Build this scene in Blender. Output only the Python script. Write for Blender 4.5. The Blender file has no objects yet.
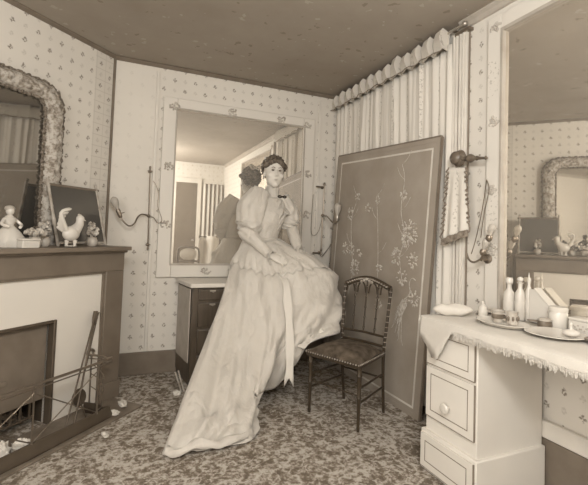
import bpy, bmesh, math, random
from mathutils import Vector, Matrix, noise
from math import sin, cos, pi, radians, sqrt, atan2, exp
random.seed(7)
SC = bpy.context.scene
COL = SC.collection
V = Vector

# ------------------------------------------------------------------ materials
def tone(v):
    t = max(0.0, min(1.0, (v - .05) / .5)) ** .6
    return (v * 1.05, v * (.765 + .225 * t), v * (.50 + .40 * t), 1)

class NT:
    """small node-tree writer"""
    def __init__(s, name):
        s.m = bpy.data.materials.new(name); s.m.use_nodes = True
        s.n = s.m.node_tree.nodes; s.l = s.m.node_tree.links
        s.b = s.n['Principled BSDF']
    def new(s, t, **k):
        n = s.n.new(t)
        for a, v in k.items(): setattr(n, a, v)
        return n
    def put(s, sock, v):
        if hasattr(v, 'is_output') or isinstance(v, bpy.types.NodeSocket): s.l.new(v, sock)
        else: sock.default_value = v
    def math(s, op, a, b=0.0, c=None):
        n = s.new('ShaderNodeMath', operation=op)
        s.put(n.inputs[0], a); s.put(n.inputs[1], b)
        if c is not None: s.put(n.inputs[2], c)
        return n.outputs[0]
    def mix(s, f, a, b):
        n = s.new('ShaderNodeMix', data_type='RGBA')
        s.put(n.inputs[0], f); s.put(n.inputs[6], a); s.put(n.inputs[7], b)
        return n.outputs[2]
    def ramp(s, f, stops):
        n = s.new('ShaderNodeValToRGB'); e = n.color_ramp.elements
        while len(e) < len(stops): e.new(.5)
        for x, (p, c) in zip(e, stops): x.position = p; x.color = c
        s.put(n.inputs[0], f); return n.outputs[0]
    def coord(s, kind='Object'): return s.new('ShaderNodeTexCoord').outputs[kind]
    def mapped(s, co, sc=(1, 1, 1), loc=(0, 0, 0)):
        n = s.new('ShaderNodeMapping'); s.put(n.inputs[0], co)
        n.inputs['Scale'].default_value = sc; n.inputs['Location'].default_value = loc
        return n.outputs[0]
    def noise(s, co, scale, detail=3, rough=.5):
        n = s.new('ShaderNodeTexNoise'); s.put(n.inputs['Vector'], co)
        n.inputs['Scale'].default_value = scale; n.inputs['Detail'].default_value = detail
        n.inputs['Roughness'].default_value = rough
        return n.outputs[0]
    def voro(s, co, scale, feat='F1'):
        n = s.new('ShaderNodeTexVoronoi', feature=feat); s.put(n.inputs['Vector'], co)
        n.inputs['Scale'].default_value = scale
        return n.outputs['Distance']
    def bump(s, h, strength=.3, dist=.01):
        n = s.new('ShaderNodeBump'); s.put(n.inputs['Height'], h)
        n.inputs['Strength'].default_value = strength; n.inputs['Distance'].default_value = dist
        s.l.new(n.outputs[0], s.b.inputs['Normal'])
    def color(s, c): s.put(s.b.inputs['Base Color'], c)
    def set(s, **k):
        for a, v in k.items(): s.b.inputs[a.replace('_', ' ')].default_value = v

def plain(name, v, rough=.6, metal=0.0, var=.12, scale=9, bump=0.0, bscale=60, spec=.3):
    t = NT(name); co = t.coord()
    f = t.noise(co, scale, 4)
    t.color(t.ramp(f, [(.3, tone(v * (1 - var))), (.7, tone(min(.9, v * (1 + var))))]))
    t.set(Roughness=rough, Metallic=metal, Specular_IOR_Level=spec)
    if bump: t.bump(t.noise(co, bscale, 3), bump, .004)
    return t.m

def wood(name, v, rough=.4):
    t = NT(name); co = t.coord()
    f = t.noise(t.mapped(co, (14, 14, 1.2)), 3, 5, .6)
    t.color(t.ramp(f, [(.3, tone(v * .65)), (.7, tone(v * 1.3))]))
    t.set(Roughness=rough); return t.m

def cloth(name, v, fold=.35, scale=5.0, rough=.75, sheen=.15, stretch=(3, 3, .7), crease=0.0):
    t = NT(name); co = t.coord()
    a = t.noise(t.mapped(co, stretch), scale, 5, .6)
    t.color(t.ramp(a, [(.3, tone(v * .96)), (.7, tone(min(.88, v * 1.03)))]))
    t.set(Roughness=rough, Sheen_Weight=sheen, Specular_IOR_Level=.25)
    h = t.math('ADD', a, t.math('MULTIPLY', t.noise(co, 28, 3), .18))
    if crease:                                            # sharp creases where the noise crosses its middle
        for sc_, st in ((2.6, (1, 1, .8)), (4.5, (1.2, 1, .5))):
            r = t.math('ABSOLUTE', t.math('SUBTRACT', t.noise(t.mapped(co, st), sc_, 3, .55), .5))
            h = t.math('ADD', h, t.math('MULTIPLY', t.math('MINIMUM', r, .06), crease / .06))
    t.bump(h, fold, .03)
    return t.m

def sprig_mask(t, uv, cell, big=.085, faint=.55):
    """three-dot sprigs on a checker grid; uv in metres"""
    sx = t.new('ShaderNodeSeparateXYZ'); t.put(sx.inputs[0], uv)
    u = t.math('DIVIDE', sx.outputs[0], cell); v = t.math('DIVIDE', sx.outputs[1], cell)
    iu = t.math('FLOOR', u); iv = t.math('FLOOR', v)
    par = t.math('MODULO', t.math('ABSOLUTE', t.math('ADD', iu, iv)), 2.0)
    fu = t.math('SUBTRACT', t.math('SUBTRACT', u, iu), .5); fv = t.math('SUBTRACT', t.math('SUBTRACT', v, iv), .5)
    wob = t.noise(t.mapped(uv, (1, 1, 1)), 90, 2)
    wob = t.math('MULTIPLY', t.math('SUBTRACT', wob, .5), .30)
    out = None
    for (dx, dy, r) in ((0, .11, .075), (-.09, -.02, .065), (.10, -.05, .08), (.02, -.15, .045), (.03, .0, .03)):
        a = t.math('SUBTRACT', fu, dx); b = t.math('SUBTRACT', fv, dy)
        d = t.math('SQRT', t.math('ADD', t.math('MULTIPLY', a, a), t.math('MULTIPLY', b, b)))
        d = t.math('SUBTRACT', t.math('ADD', d, wob), r)
        out = d if out is None else t.math('MINIMUM', out, d)
    m = t.math('MULTIPLY_ADD', out, -14.0, .5)
    m = t.math('MINIMUM', t.math('MAXIMUM', m, 0.0), 1.0)
    k = t.math('MULTIPLY_ADD', par, 1 - .28, .28)        # faint sprigs between the strong ones
    return t.math('MULTIPLY', m, k), (fu, fv, sx)

def wallpaper(name, v=.64, cell=.088, strength=.8, strip=None, bare=None):
    t = NT(name); uv = t.coord('UV')
    m, (fu, fv, sx) = sprig_mask(t, uv, cell)
    m = t.math('MULTIPLY', m, strength)
    if bare:                                              # plain paper panel beside the corner
        z = t.math('MULTIPLY', t.math('LESS_THAN', sx.outputs[0], bare[0]), t.math('GREATER_THAN', sx.outputs[1], bare[1]))
        m = t.math('MULTIPLY', m, t.math('SUBTRACT', 1.0, t.math('MULTIPLY', z, .86)))
    blot = t.noise(uv, 1.3, 3)
    base = t.ramp(blot, [(.3, tone(v * .95)), (.7, tone(v * 1.03))])
    c = t.mix(m, base, tone(.15))
    if strip:                                             # ruled paper border next to the corner
        u = sx.outputs[0]; ins = t.math('LESS_THAN', u, strip)
        v2 = t.math('ABSOLUTE', fv)
        lines = t.math('MAXIMUM', t.math('GREATER_THAN', v2, .47), t.math('GREATER_THAN', t.math('ABSOLUTE', fu), .475))
        c = t.mix(t.math('MULTIPLY', ins, t.math('MULTIPLY_ADD', lines, .22, .10)), c, tone(.2))
    t.color(c); t.set(Roughness=.85, Specular_IOR_Level=.15)
    return t.m

M = {}
M['paper'] = wallpaper('sprigged_wallpaper')
M['paper_strip'] = wallpaper('sprigged_wallpaper_bordered', strip=.185)
M['paper_back'] = wallpaper('sprigged_wallpaper_plain_panel', bare=(.335, 1.06))
M['paper_faint'] = wallpaper('pale_wallpaper', .64, .09, .45)
M['ceiling'] = None
t = NT('ceiling_paper'); co = t.coord()
f = t.noise(co, 1.4, 5, .6); g = t.noise(co, 14, 2)
c = t.ramp(f, [(.3, tone(.30)), (.7, tone(.37))])
c = t.mix(t.math('MULTIPLY', t.math('GREATER_THAN', g, .70), .45), c, tone(.5))
c = t.mix(t.math('MULTIPLY', t.math('LESS_THAN', g, .31), .5), c, tone(.17))
t.color(c); t.set(Roughness=.8, Specular_IOR_Level=.15); M['ceiling'] = t.m
t = NT('floral_carpet'); co = t.coord()
w = t.new('ShaderNodeVectorMath', operation='ADD'); t.put(w.inputs[0], co)
nz = t.new('ShaderNodeTexNoise'); t.put(nz.inputs['Vector'], co); nz.inputs['Scale'].default_value = 9
sc_ = t.new('ShaderNodeVectorMath', operation='SCALE'); t.put(sc_.inputs[0], nz.outputs[1]); sc_.inputs['Scale'].default_value = .035
t.put(w.inputs[1], sc_.outputs[0]); wc = w.outputs[0]
a = t.voro(wc, 7.5); b = t.voro(wc, 21); d = t.noise(wc, 34, 3, .6)
ring = t.math('ABSOLUTE', t.math('SUBTRACT', t.math('MODULO', t.math('MULTIPLY', a, 4.2), 1.0), .5))
n1 = t.noise(wc, 25, 5, .7); n2 = t.noise(co, 4.5, 2); n3 = t.noise(co, 75, 2, .6)
vine = t.math('ABSOLUTE', t.math('SUBTRACT', t.noise(wc, 9, 2, .5), .5))
mix = t.math('ADD', n1, t.math('MULTIPLY', t.math('SUBTRACT', n2, .5), .22))
mix = t.math('ADD', mix, t.math('MULTIPLY', t.math('SUBTRACT', ring, .25), .16))
mix = t.math('ADD', mix, t.math('MULTIPLY', t.math('SUBTRACT', n3, .5), .28))
mix = t.math('ADD', mix, t.math('MULTIPLY', t.math('LESS_THAN', vine, .022), .09))
c = t.ramp(mix, [(.40, tone(.15)), (.48, tone(.23)), (.54, tone(.36)), (.62, tone(.48))])
t.color(c); t.set(Roughness=.95, Specular_IOR_Level=.05); t.bump(t.noise(co, 180, 2), .5, .006); M['carpet'] = t.m

M['white_paint'] = plain('cream_paint', 0.64, .45, var=.05, scale=3)
M['white_trim'] = plain('cream_moulding', 0.62, .5, var=.05)
M['dark_line'] = plain('groove_and_shade_line', 0.22, .7)
M['white_tile'] = plain('white_tile_surround', 0.66, .3, var=.04, scale=2)
M['dark_wood'] = wood('dark_mahogany', 0.12, .35)
M['chest_wood'] = wood('dark_chest_wood', .07, .35)
M['mantel'] = plain('dark_painted_mantel', .165, .4, var=.12, scale=5)
M['base_dark'] = plain('dark_baseboard_paint', 0.17, .5)
M['iron'] = plain('dark_iron', 0.1, .5, .3)
M['soot'] = plain('sooty_brick', 0.06, .9)
M['hearth'] = plain('dark_hearth_stone', 0.17, .5, var=.25, scale=12)
M['brass'] = plain('tarnished_brass', 0.24, .35, .8)
M['brass_light'] = plain('bright_brass', .42, .35, .7)
M['marble'] = plain('pale_marble', 0.56, .3, var=.05, scale=4)
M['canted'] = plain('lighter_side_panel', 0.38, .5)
M['seat_fabric'] = plain('dark_velvet', 0.08, .9, var=.5, scale=22, bump=.4, bscale=80)
M['chair_black'] = plain('black_lacquered_wood', 0.045, .3)
M['gilt'] = plain('worn_gilt', .33, .4, .3, var=.5, scale=60)
M['dress'] = cloth('ivory_satin', .52, .40, 3.2, .5, .2, crease=.26)
M['dress_fine'] = cloth('ivory_bodice_satin', 0.53, .6, 8, .6, .2, (1, 1, 1), crease=.15)
M['lace'] = cloth('ivory_lace', 0.52, .9, 24, .9, .1, (1, 1, 1))
M['ribbon'] = cloth('white_ribbon', 0.58, .1, 3)
M['dark_ribbon'] = plain('dark_ribbon', .03, .8)
M['skin'] = plain('pale_skin', .60, .5, var=.03, scale=6)
M['hair'] = plain('dark_brown_hair', 0.11, .55, var=.7, scale=45, bump=.7, bscale=90)
M['brow'] = plain('brow_hair', 0.2, .8)
M['lips'] = plain('lips', 0.38, .5)
M['eye'] = plain('dark_eyes', 0.12, .25)
M['curtain'] = None
M['linen'] = cloth('white_linen', 0.54, .25, 8, .9, .05, (1, 1, 1))
M['china'] = plain('white_china', 0.56, .2, var=.03, spec=.5)
M['bottle_white'] = plain('milky_glass', 0.55, .25, var=.05, spec=.5)
M['dark_china'] = plain('dark_glazed_pot', 0.16, .3, var=.3, scale=30)
M['mid'] = plain('greyish_porcelain', .42, .4, var=.2, scale=20)
M['flowers'] = plain('dried_flowers', 0.42, .9, var=.6, scale=40)
M['paper_scrap'] = plain('white_paper_scrap', .62, .9)
M['bamboo'] = plain('pale_bamboo', 0.36, .5, var=.3, scale=20)
M['striped'] = None
M['door_dark'] = plain('dark_door_paint', 0.14, .5)
M['fringe'] = plain('dark_ball_fringe', 0.2, .9, var=.4, scale=60)
M['coal'] = plain('coal_lumps', 0.07, .8, var=.6, scale=20)

t = NT('sprigged_curtain'); uv = t.coord('UV')
sx = t.new('ShaderNodeSeparateXYZ'); t.put(sx.inputs[0], uv)
u = t.math('DIVIDE', sx.outputs[0], .21); iu = t.math('FLOOR', u)
fu = t.math('SUBTRACT', t.math('SUBTRACT', u, iu), .5)
nn = t.noise(t.mapped(uv, (1, 1, 1)), 55, 3, .6); ln_ = t.noise(t.mapped(uv, (.05, 1, 1)), 7, 2)
chain = t.math('LESS_THAN', t.math('ABSOLUTE', t.math('ADD', fu, t.math('MULTIPLY', t.math('SUBTRACT', ln_, .5), .35))), .07)
mk = t.math('MULTIPLY', t.math('MULTIPLY', chain, t.math('GREATER_THAN', nn, .56)), .45)
c = t.mix(mk, tone(.62), tone(.18))
t.color(c); t.set(Roughness=.9, Specular_IOR_Level=.1); M['curtain'] = t.m

t = NT('striped_curtain'); uv = t.coord('UV'); sx = t.new('ShaderNodeSeparateXYZ'); t.put(sx.inputs[0], uv)
fu = t.math('FRACT', t.math('DIVIDE', sx.outputs[0], .11))
t.color(t.ramp(fu, [(.0, tone(.55)), (.52, tone(.55)), (.56, tone(.20)), (.9, tone(.20))])); t.set(Roughness=.9); M['striped'] = t.m

def mirror_mat(name, refl, veil, rough=.015):
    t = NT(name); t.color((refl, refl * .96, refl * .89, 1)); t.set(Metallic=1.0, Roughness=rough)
    d = t.new('ShaderNodeBsdfDiffuse'); d.inputs[0].default_value = tone(.6)  # pale diffuse veil, mixed in as haze to brighten the reflections
    mx = t.new('ShaderNodeMixShader'); mx.inputs[0].default_value = veil
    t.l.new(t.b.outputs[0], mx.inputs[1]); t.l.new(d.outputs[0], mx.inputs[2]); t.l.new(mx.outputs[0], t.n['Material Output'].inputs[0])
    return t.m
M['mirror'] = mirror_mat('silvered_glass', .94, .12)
M['mirror_veiled'] = mirror_mat('veiled_silvered_glass', .92, .26)
M['mirror_old'] = mirror_mat('old_silvered_glass', .42, .06, .03)
M['dark_glass'] = mirror_mat('dark_picture_glass', .13, .12, .08)
t = NT('lacquer'); co = t.coord(); f = t.noise(co, 2.2, 5, .6)
t.color(t.ramp(f, [(.3, tone(.27)), (.7, tone(.35))])); t.set(Roughness=.6, Specular_IOR_Level=.2); M['lacquer'] = t.m
M['lacquer_edge'] = plain('dark_lacquer_edge', 0.17, .5)
M['inlay'] = plain('pale_gold_inlay', 0.46, .5, var=.3, scale=40)
M['inlay_line'] = plain('pale_border_line', .55, .5)
t = NT('frosted_bulb_glass'); t.color(tone(.46)); t.set(Roughness=.2, Transmission_Weight=.15, IOR=1.3); M['bulb'] = t.m
t = NT('floral_relief'); co = t.coord(); a = t.noise(co, 48, 4, .7); b = t.voro(co, 22)
t.color(t.ramp(t.math('ADD', a, t.math('MULTIPLY', b, .30)), [(.44, tone(.13)), (.60, tone(.30)), (.74, tone(.50))])); t.set(Roughness=.8)
t.bump(a, .9, .012); M['relief'] = t.m
M['relief_dark'] = plain('dark_ruffled_edge', .17, .9, var=.6, scale=70, bump=.6, bscale=120)
t = NT('painted_frame'); co = t.coord(); a = t.noise(co, 2.2, 2); b = t.noise(co, 60, 3, .6)
mk = t.math('MULTIPLY', t.math('GREATER_THAN', a, .62), t.math('GREATER_THAN', b, .60))
t.color(t.mix(t.math('MULTIPLY', mk, .45), tone(.62), tone(.2))); t.set(Roughness=.6); M['frame'] = t.m
t = NT('window_pane_glass'); t.color(tone(.7)); t.set(Roughness=.1, Transmission_Weight=1.0, IOR=1.1); M['glass'] = t.m

# ------------------------------------------------------------------ mesh helpers
class B:
    def __init__(s): s.b = bmesh.new(); s.mi = 0; s.uv = None
    def _tag(s, faces):
        for f in faces: f.material_index = s.mi
    def box(s, c, d, rot=None):
        mt = Matrix.Translation(V(c))
        if rot is not None: mt = mt @ rot.to_4x4()
        mt = mt @ Matrix.Diagonal((d[0], d[1], d[2], 1))
        r = bmesh.ops.create_cube(s.b, size=1, matrix=mt)
        s._tag({f for v in r['verts'] for f in v.link_faces}); return s
    def bx(s, x0, x1, y0, y1, z0, z1):
        return s.box(((x0 + x1) / 2, (y0 + y1) / 2, (z0 + z1) / 2), (abs(x1 - x0), abs(y1 - y0), abs(z1 - z0)))
    def ball(s, c, r, sub=2, sc=(1, 1, 1), rot=None, jit=0):
        mt = Matrix.Translation(V(c))
        if rot is not None: mt = mt @ rot.to_4x4()
        mt = mt @ Matrix.Diagonal((sc[0], sc[1], sc[2], 1))
        q = bmesh.ops.create_icosphere(s.b, subdivisions=sub, radius=r, matrix=mt)
        if jit:
            for v in q['verts']: v.co += V((random.uniform(-1, 1), random.uniform(-1, 1), random.uniform(-1, 1))) * jit
        s._tag({f for v in q['verts'] for f in v.link_faces}); return s
    def tube(s, pts, r, seg=8, closed=False):
        pts = [V(p) for p in pts]; n = len(pts)
        rs = r if isinstance(r, (list, tuple)) else [r] * n
        rings = []; prev = None
        for i, p in enumerate(pts):
            a = pts[(i + 1) % n] if (i < n - 1 or closed) else p
            b = pts[i - 1] if (i > 0 or closed) else p
            d = (a - b)
            if d.length < 1e-9: d = V((0, 0, 1))
            d.normalize()
            if prev is None:
                u = d.orthogonal().normalized()
            else:
                u = prev - d * prev.dot(d)
                if u.length < 1e-6: u = d.orthogonal()
                u.normalize()
            prev = u; w = d.cross(u)
            rings.append([s.b.verts.new(p + (u * cos(2 * pi * k / seg) + w * sin(2 * pi * k / seg)) * rs[i]) for k in range(seg)])
        fs = []
        m = n if closed else n - 1
        for i in range(m):
            A, Bq = rings[i], rings[(i + 1) % n]
            for k in range(seg): fs.append(s.b.faces.new((A[k], A[(k + 1) % seg], Bq[(k + 1) % seg], Bq[k])))
        if not closed: fs.append(s.b.faces.new(rings[0][::-1])); fs.append(s.b.faces.new(rings[-1]))
        s._tag(fs); return s
    def lathe(s, prof, c=(0, 0, 0), axis=None, seg=20):
        """prof: (radius, height) list, axis a direction"""
        q = V((0, 0, 1)).rotation_difference(V(axis)) if axis is not None else None
        rings = []
        for r, h in prof:
            ring = []
            for k in range(seg):
                p = V((max(r, 1e-5) * cos(2 * pi * k / seg), max(r, 1e-5) * sin(2 * pi * k / seg), h))
                if q: p = q @ p
                ring.append(s.b.verts.new(p + V(c)))
            rings.append(ring)
        fs = []
        for A, C in zip(rings, rings[1:]):
            for k in range(seg): fs.append(s.b.faces.new((A[k], A[(k + 1) % seg], C[(k + 1) % seg], C[k])))
        fs.append(s.b.faces.new(rings[0][::-1])); fs.append(s.b.faces.new(rings[-1]))
        s._tag(fs); return s
    def prism(s, poly, vec):
        """closed polygon of 3-D points extruded by vec"""
        a = [s.b.verts.new(V(p)) for p in poly]; b = [s.b.verts.new(V(p) + V(vec)) for p in poly]
        n = len(a); fs = [s.b.faces.new(a[::-1]), s.b.faces.new(b)]
        for k in range(n): fs.append(s.b.faces.new((a[k], a[(k + 1) % n], b[(k + 1) % n], b[k])))
        s._tag(fs); return s
    def grid(s, rows, closed=False, uvs=None, cap=False):
        vs = [[s.b.verts.new(V(p)) for p in r] for r in rows]
        if uvs is not None and s.uv is None: s.uv = s.b.loops.layers.uv.new('UVMap')
        fs = []; nc = len(vs[0])
        for i in range(len(vs) - 1):
            for k in range(nc if closed else nc - 1):
                k2 = (k + 1) % nc
                f = s.b.faces.new((vs[i][k], vs[i][k2], vs[i + 1][k2], vs[i + 1][k])); fs.append(f)
                if uvs is not None:
                    for lp, (a, b) in zip(f.loops, ((i, k), (i, k2), (i + 1, k2), (i + 1, k))): lp[s.uv].uv = uvs[a][b]
        if cap: fs.append(s.b.faces.new(vs[0][::-1])); fs.append(s.b.faces.new(vs[-1]))
        s._tag(fs); return s
    def make(s, name, mats, parent=None, smooth=True, bevel=0, solid=0, sub=0, angle=40):
        bmesh.ops.recalc_face_normals(s.b, faces=s.b.faces[:])
        me = bpy.data.meshes.new(name); s.b.to_mesh(me); s.b.free()
        o = bpy.data.objects.new(name, me); COL.objects.link(o)
        for m in (mats if isinstance(mats, (list, tuple)) else [mats]): me.materials.append(m)
        if smooth:
            me.shade_smooth()
            try: me.set_sharp_from_angle(angle=radians(angle))
            except Exception: pass
        if bevel:
            md = o.modifiers.new('Bevel', 'BEVEL'); md.width = bevel; md.segments = 2; md.limit_method = 'ANGLE'
        if solid:
            md = o.modifiers.new('Solid', 'SOLIDIFY'); md.thickness = solid; md.offset = 0
        if sub:
            md = o.modifiers.new('Sub', 'SUBSURF'); md.levels = sub; md.render_levels = sub
        if parent is not None: o.parent = parent
        return o

def tag(o, label, cat, group=None, kind=None):
    o['label'] = label; o['category'] = cat
    if group: o['group'] = group
    if kind: o['kind'] = kind
    return o
def thing(name, label, cat, loc=(0, 0, 0), rz=0, group=None):
    o = bpy.data.objects.new(name, None); COL.objects.link(o)
    o.location = loc; o.rotation_euler = (0, 0, rz); o.empty_display_size = .05
    return tag(o, label, cat, group)
def struct(o): o['kind'] = 'structure'; return o
def copy_tree(o, parent=None):
    c = o.copy(); COL.objects.link(c)
    if parent is not None: c.parent = parent
    for ch in list(o.children): copy_tree(ch, c)
    return c
def crom(p, n, closed=False):
    """Catmull-Rom through points, n samples per span"""
    p = [V(q) for q in p]; N = len(p); out = []
    spans = N if closed else N - 1
    for i in range(spans):
        if closed: a, b, c, d = p[i - 1], p[i], p[(i + 1) % N], p[(i + 2) % N]
        else: a, b, c, d = p[max(i - 1, 0)], p[i], p[i + 1], p[min(i + 2, N - 1)]
        for k in range(n):
            t = k / n
            out.append(.5 * ((2 * b) + (c - a) * t + (2 * a - 5 * b + 4 * c - d) * t * t + (3 * b - a - 3 * c + d) * t ** 3))
    if not closed: out.append(p[-1].copy())
    return out

# ------------------------------------------------------------------ room
H = 2.627; YB = 3.668; XR = 2.015; YF = -1.36; XL = -1.512
LC = V((-.098, YB, 0)); LD = V((-sqrt(.5), -sqrt(.5), 0)); LN = V((sqrt(.5), -sqrt(.5), 0))
LROT = radians(-135)
def L(s, u, z): return LC + LD * s + LN * u + V((0, 0, z))
P0 = (LC.x, YB); P1 = (XR, YB); P2 = (XR, YF); P3 = (XL, YF); P4 = (XL, 2.254)

def wall(name, a, b, mat, z0=0, z1=H, off=.08):
    """wall slab whose room face runs from a to b; uv in metres from a"""
    a = V((*a, 0)); b = V((*b, 0)); d = (b - a); ln = d.length; d.normalize(); n = V((d.y, -d.x, 0))
    cen = V((.3, 1.2, 0))
    if (cen - a).dot(n) > 0: n = -n
    m = B()
    q = [[a + V((0, 0, z0)), b + V((0, 0, z0))], [a + V((0, 0, z1)), b + V((0, 0, z1))]]
    m.grid(q, uvs=[[(0, z0), (ln, z0)], [(0, z1), (ln, z1)]])
    q2 = [[p + n * off for p in r] for r in q]
    m.grid(q2, uvs=[[(0, z0), (ln, z0)], [(0, z1), (ln, z1)]])
    for (e, f) in (((0, 0), (0, 1)), ((1, 0), (1, 1)), ((0, 0), (1, 0)), ((0, 1), (1, 1))):
        m.grid([[q[e[0]][e[1]], q[f[0]][f[1]]], [q2[e[0]][e[1]], q2[f[0]][f[1]]]], uvs=[[(0, 0), (0, 0)], [(0, 0), (0, 0)]])
    bmesh.ops.remove_doubles(m.b, verts=m.b.verts[:], dist=1e-5)
    return struct(m.make(name, mat, smooth=False))
wall('wall_back', P0, P1, M['paper_back'])
wall('wall_right', P1, P2, M['paper'])
wall('wall_front', P2, P3, M['paper_faint'])
# left side: opening for the added, unseen window in the stretch behind the camera
wall('wall_chimney', P0, P4, M['paper_strip'])
m = B()
WY0, WY1, WZ0, WZ1 = -1.15, .75, .75, 2.4
for (y0, y1, z0, z1) in ((YF, WY0, 0, H), (WY1, 2.254, 0, H), (WY0, WY1, 0, WZ0), (WY0, WY1, WZ1, H)):
    m.bx(XL - .08, XL, y0, y1, z0, z1)
struct(m.make('wall_left', M['paper_faint'], smooth=False))
poly = [(*P0, 0), (*P1, 0), (*P2, 0), (*P3, 0), (*P4, 0)]
m = B(); m.prism(poly, (0, 0, -.06)); struct(m.make('floor', M['carpet'], smooth=False))
m = B(); m.prism([(x, y, H) for x, y, z in poly], (0, 0, .06)); struct(m.make('ceiling', M['ceiling'], smooth=False))
# unseen window added in the left wall as a place for the fill light
wf = B()
for y in (WY0 + .03, (WY0 + WY1) / 2, WY1 - .03): wf.bx(XL - .07, XL + .015, y - .03, y + .03, WZ0, WZ1)
for z in (WZ0 + .03, WZ0 + .85, WZ1 - .03): wf.bx(XL - .07, XL + .015, WY0, WY1, z - .03, z + .03)
w1 = struct(wf.make('added_window_1', M['white_trim'], bevel=.004))
gl = B(); gl.bx(XL - .045, XL - .041, WY0, WY1, WZ0, WZ1); g = gl.make('pane', M['glass'], w1)

# baseboards, mouldings
m = B(); m.bx(-.09, XR, YB - .022, YB, 0, .185); struct(m.make('baseboard_back', M['base_dark'], bevel=.006))
m = B(); m.bx(XR - .022, XR, -.9, YB - .022, .0, .232); struct(m.make('baseboard_right', M['base_dark'], bevel=.004))
m = B(); m.bx(XR - .03, XR, -.9, 2.07, .236, .322); struct(m.make('trim_1', M['white_trim'], bevel=.006))
m = B(); m.tube([L(.004, .006, .185), L(.004, .006, H)], .011, 8); struct(m.make('trim_2', M['base_dark']))
m = B(); m.bx(.236, .262, YB - .014, YB, .187, 2.56); struct(m.make('trim_3', M['white_trim'], bevel=.004))
m = B(); m.bx(1.785, 1.812, YB - .012, YB, .187, 2.55); struct(m.make('trim_4', M['white_trim'], bevel=.004))
m = B(); m.prism([V((-.09, YB, H)), V((-.09, YB - .02, H)), V((-.09, YB - .026, H - .012)), V((-.09, YB, H - .034))], (XR + .09, 0, 0)); struct(m.make('trim_5', M['base_dark'], smooth=False))
m = B(); m.prism([L(0, 0, H), L(0, .022, H), L(0, .022, H - .012), L(0, 0, H - .03)], LD * 2.0); struct(m.make('trim_6', M['base_dark'], smooth=False))
# cornice on the right wall, beyond the curtain
m = B(); m.prism([V((XR, 2.02, H)), V((XR - .035, 2.02, H)), V((XR - .035, 2.02, H - .012)), V((XR - .018, 2.02, H - .025)), V((XR - .012, 2.02, H - .05)), V((XR, 2.02, H - .055))], (0, -3.3, 0)); struct(m.make('trim_7', M['canted'], smooth=False))
# jamb of the curtained window: grooved post
m = B(); m.bx(XR - .03, XR, 1.955, 2.075, .322, 2.56)
for y in (1.975, 2.0, 2.03, 2.055): m.bx(XR - .038, XR - .03, y - .007, y + .007, .322, 2.55)
struct(m.make('trim_8', M['white_trim'], bevel=.003))
m = B(); m.bx(XR - .0305, XR - .029, 2.012, 2.018, .322, 2.55); m.bx(XR - .012, XR - .002, 1.946, 1.953, .322, 2.55); struct(m.make('jamb_shade_strips', M['dark_line'], smooth=False))  # dark strips standing in for shadow gaps at the window post
# wide curtain window behind the drapes
wf = B()
for y in (2.16, 2.85, 3.58): wf.bx(XR - .012, XR + .001, y - .03, y + .03, .9, 2.5)
for z in (.93, 1.7, 2.47):
    wf.bx(XR - .012, XR + .001, 2.19, 2.82, z - .03, z + .03); wf.bx(XR - .012, XR + .001, 2.88, 3.55, z - .03, z + .03)
w2 = struct(wf.make('window_2', M['white_trim'], bevel=.003))

# opposite wall, seen only in the mirrors: dark doorway and striped curtain
m = B(); m.bx(1.03, 1.46, YF, YF + .03, 0, 2.2); d1 = struct(m.make('door_1', M['door_dark'], bevel=.004))
m = B(); m.ball((1.40, YF + .06, 1.02), .028, 2); m.tube([(1.40, YF + .03, 1.02), (1.40, YF + .06, 1.02)], .01); m.make('door_handle', M['brass_light'], d1)
m = B(); m.bx(.95, 1.03, YF, YF + .04, 0, 2.3); m.bx(1.46, 1.54, YF, YF + .04, 0, 2.3); m.bx(1.03, 1.46, YF, YF + .04, 2.2, 2.3); struct(m.make('trim_9', M['white_trim'], bevel=.004))
def drape(x0, x1, y, z0, z1, mat, name, amp=.025, per=.09):
    rows = []; uvs = []
    for j in range(13):
        z = z1 + (z0 - z1) * j / 12
        r = []; q = []
        for i in range(81):
            f = i / 80; x = x0 + (x1 - x0) * f
            r.append((x, y + amp * sin(2 * pi * (x - x0) / per + .6 * sin(3 * x)), z)); q.append((f * abs(x1 - x0) * 1.3, z))
        rows.append(r); uvs.append(q)
    b = B(); b.grid(rows, uvs=uvs); return b.make(name, mat, solid=.004)
c1 = drape(1.58, 1.98, YF + .06, .02, 2.2, M['striped'], 'striped_curtain')
tag(c1, 'striped curtain hanging beside the dark doorway, seen only in the back mirror', 'curtain')

# ------------------------------------------------------------------ mirror on the back wall
def fr_box(m, x0, x1, z0, z1, w, y0, y1, wt=None):
    wt = wt or w
    m.bx(x0, x0 + w, y0, y1, z0, z1); m.bx(x1 - w, x1, y0, y1, z0, z1)
    m.bx(x0 + w, x1 - w, y0, y1, z1 - wt, z1); m.bx(x0 + w, x1 - w, y0, y1, z0, z0 + w)
def flower_cluster(m, c, ax, up, nrm, size, n, rng):
    c, ax, up, nrm = V(c), V(ax), V(up), V(nrm)
    for k in range(n):
        a = rng.uniform(0, 2 * pi); r = size * sqrt(rng.random())
        p = c + ax * (r * cos(a) * 1.3) + up * (r * sin(a))
        m.ball(p, rng.uniform(.007, .011), 1, (1, 1, 1))
rng = random.Random(3)
bm_ = thing('wall_mirror', 'tall wall mirror in a pale flower-dotted frame behind the seated woman', 'mirror', (1.02, YB, .80))
O = V((1.02, YB, .80))
m = B(); x0, x1, z0, z1 = .30 - O.x, 1.735 - O.x, 0, 2.345 - O.z
fr_box(m, x0, x1, z0, z1, .118, -.035, 0, .095)
m.make('frame', M['frame'], bm_, bevel=.006)
m = B(); fr_box(m, x0 + .104, x1 - .104, .104, z1 - .082, .014, -.04, -.034); m.make('inner_bead', M['canted'], bm_, bevel=.002)
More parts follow.
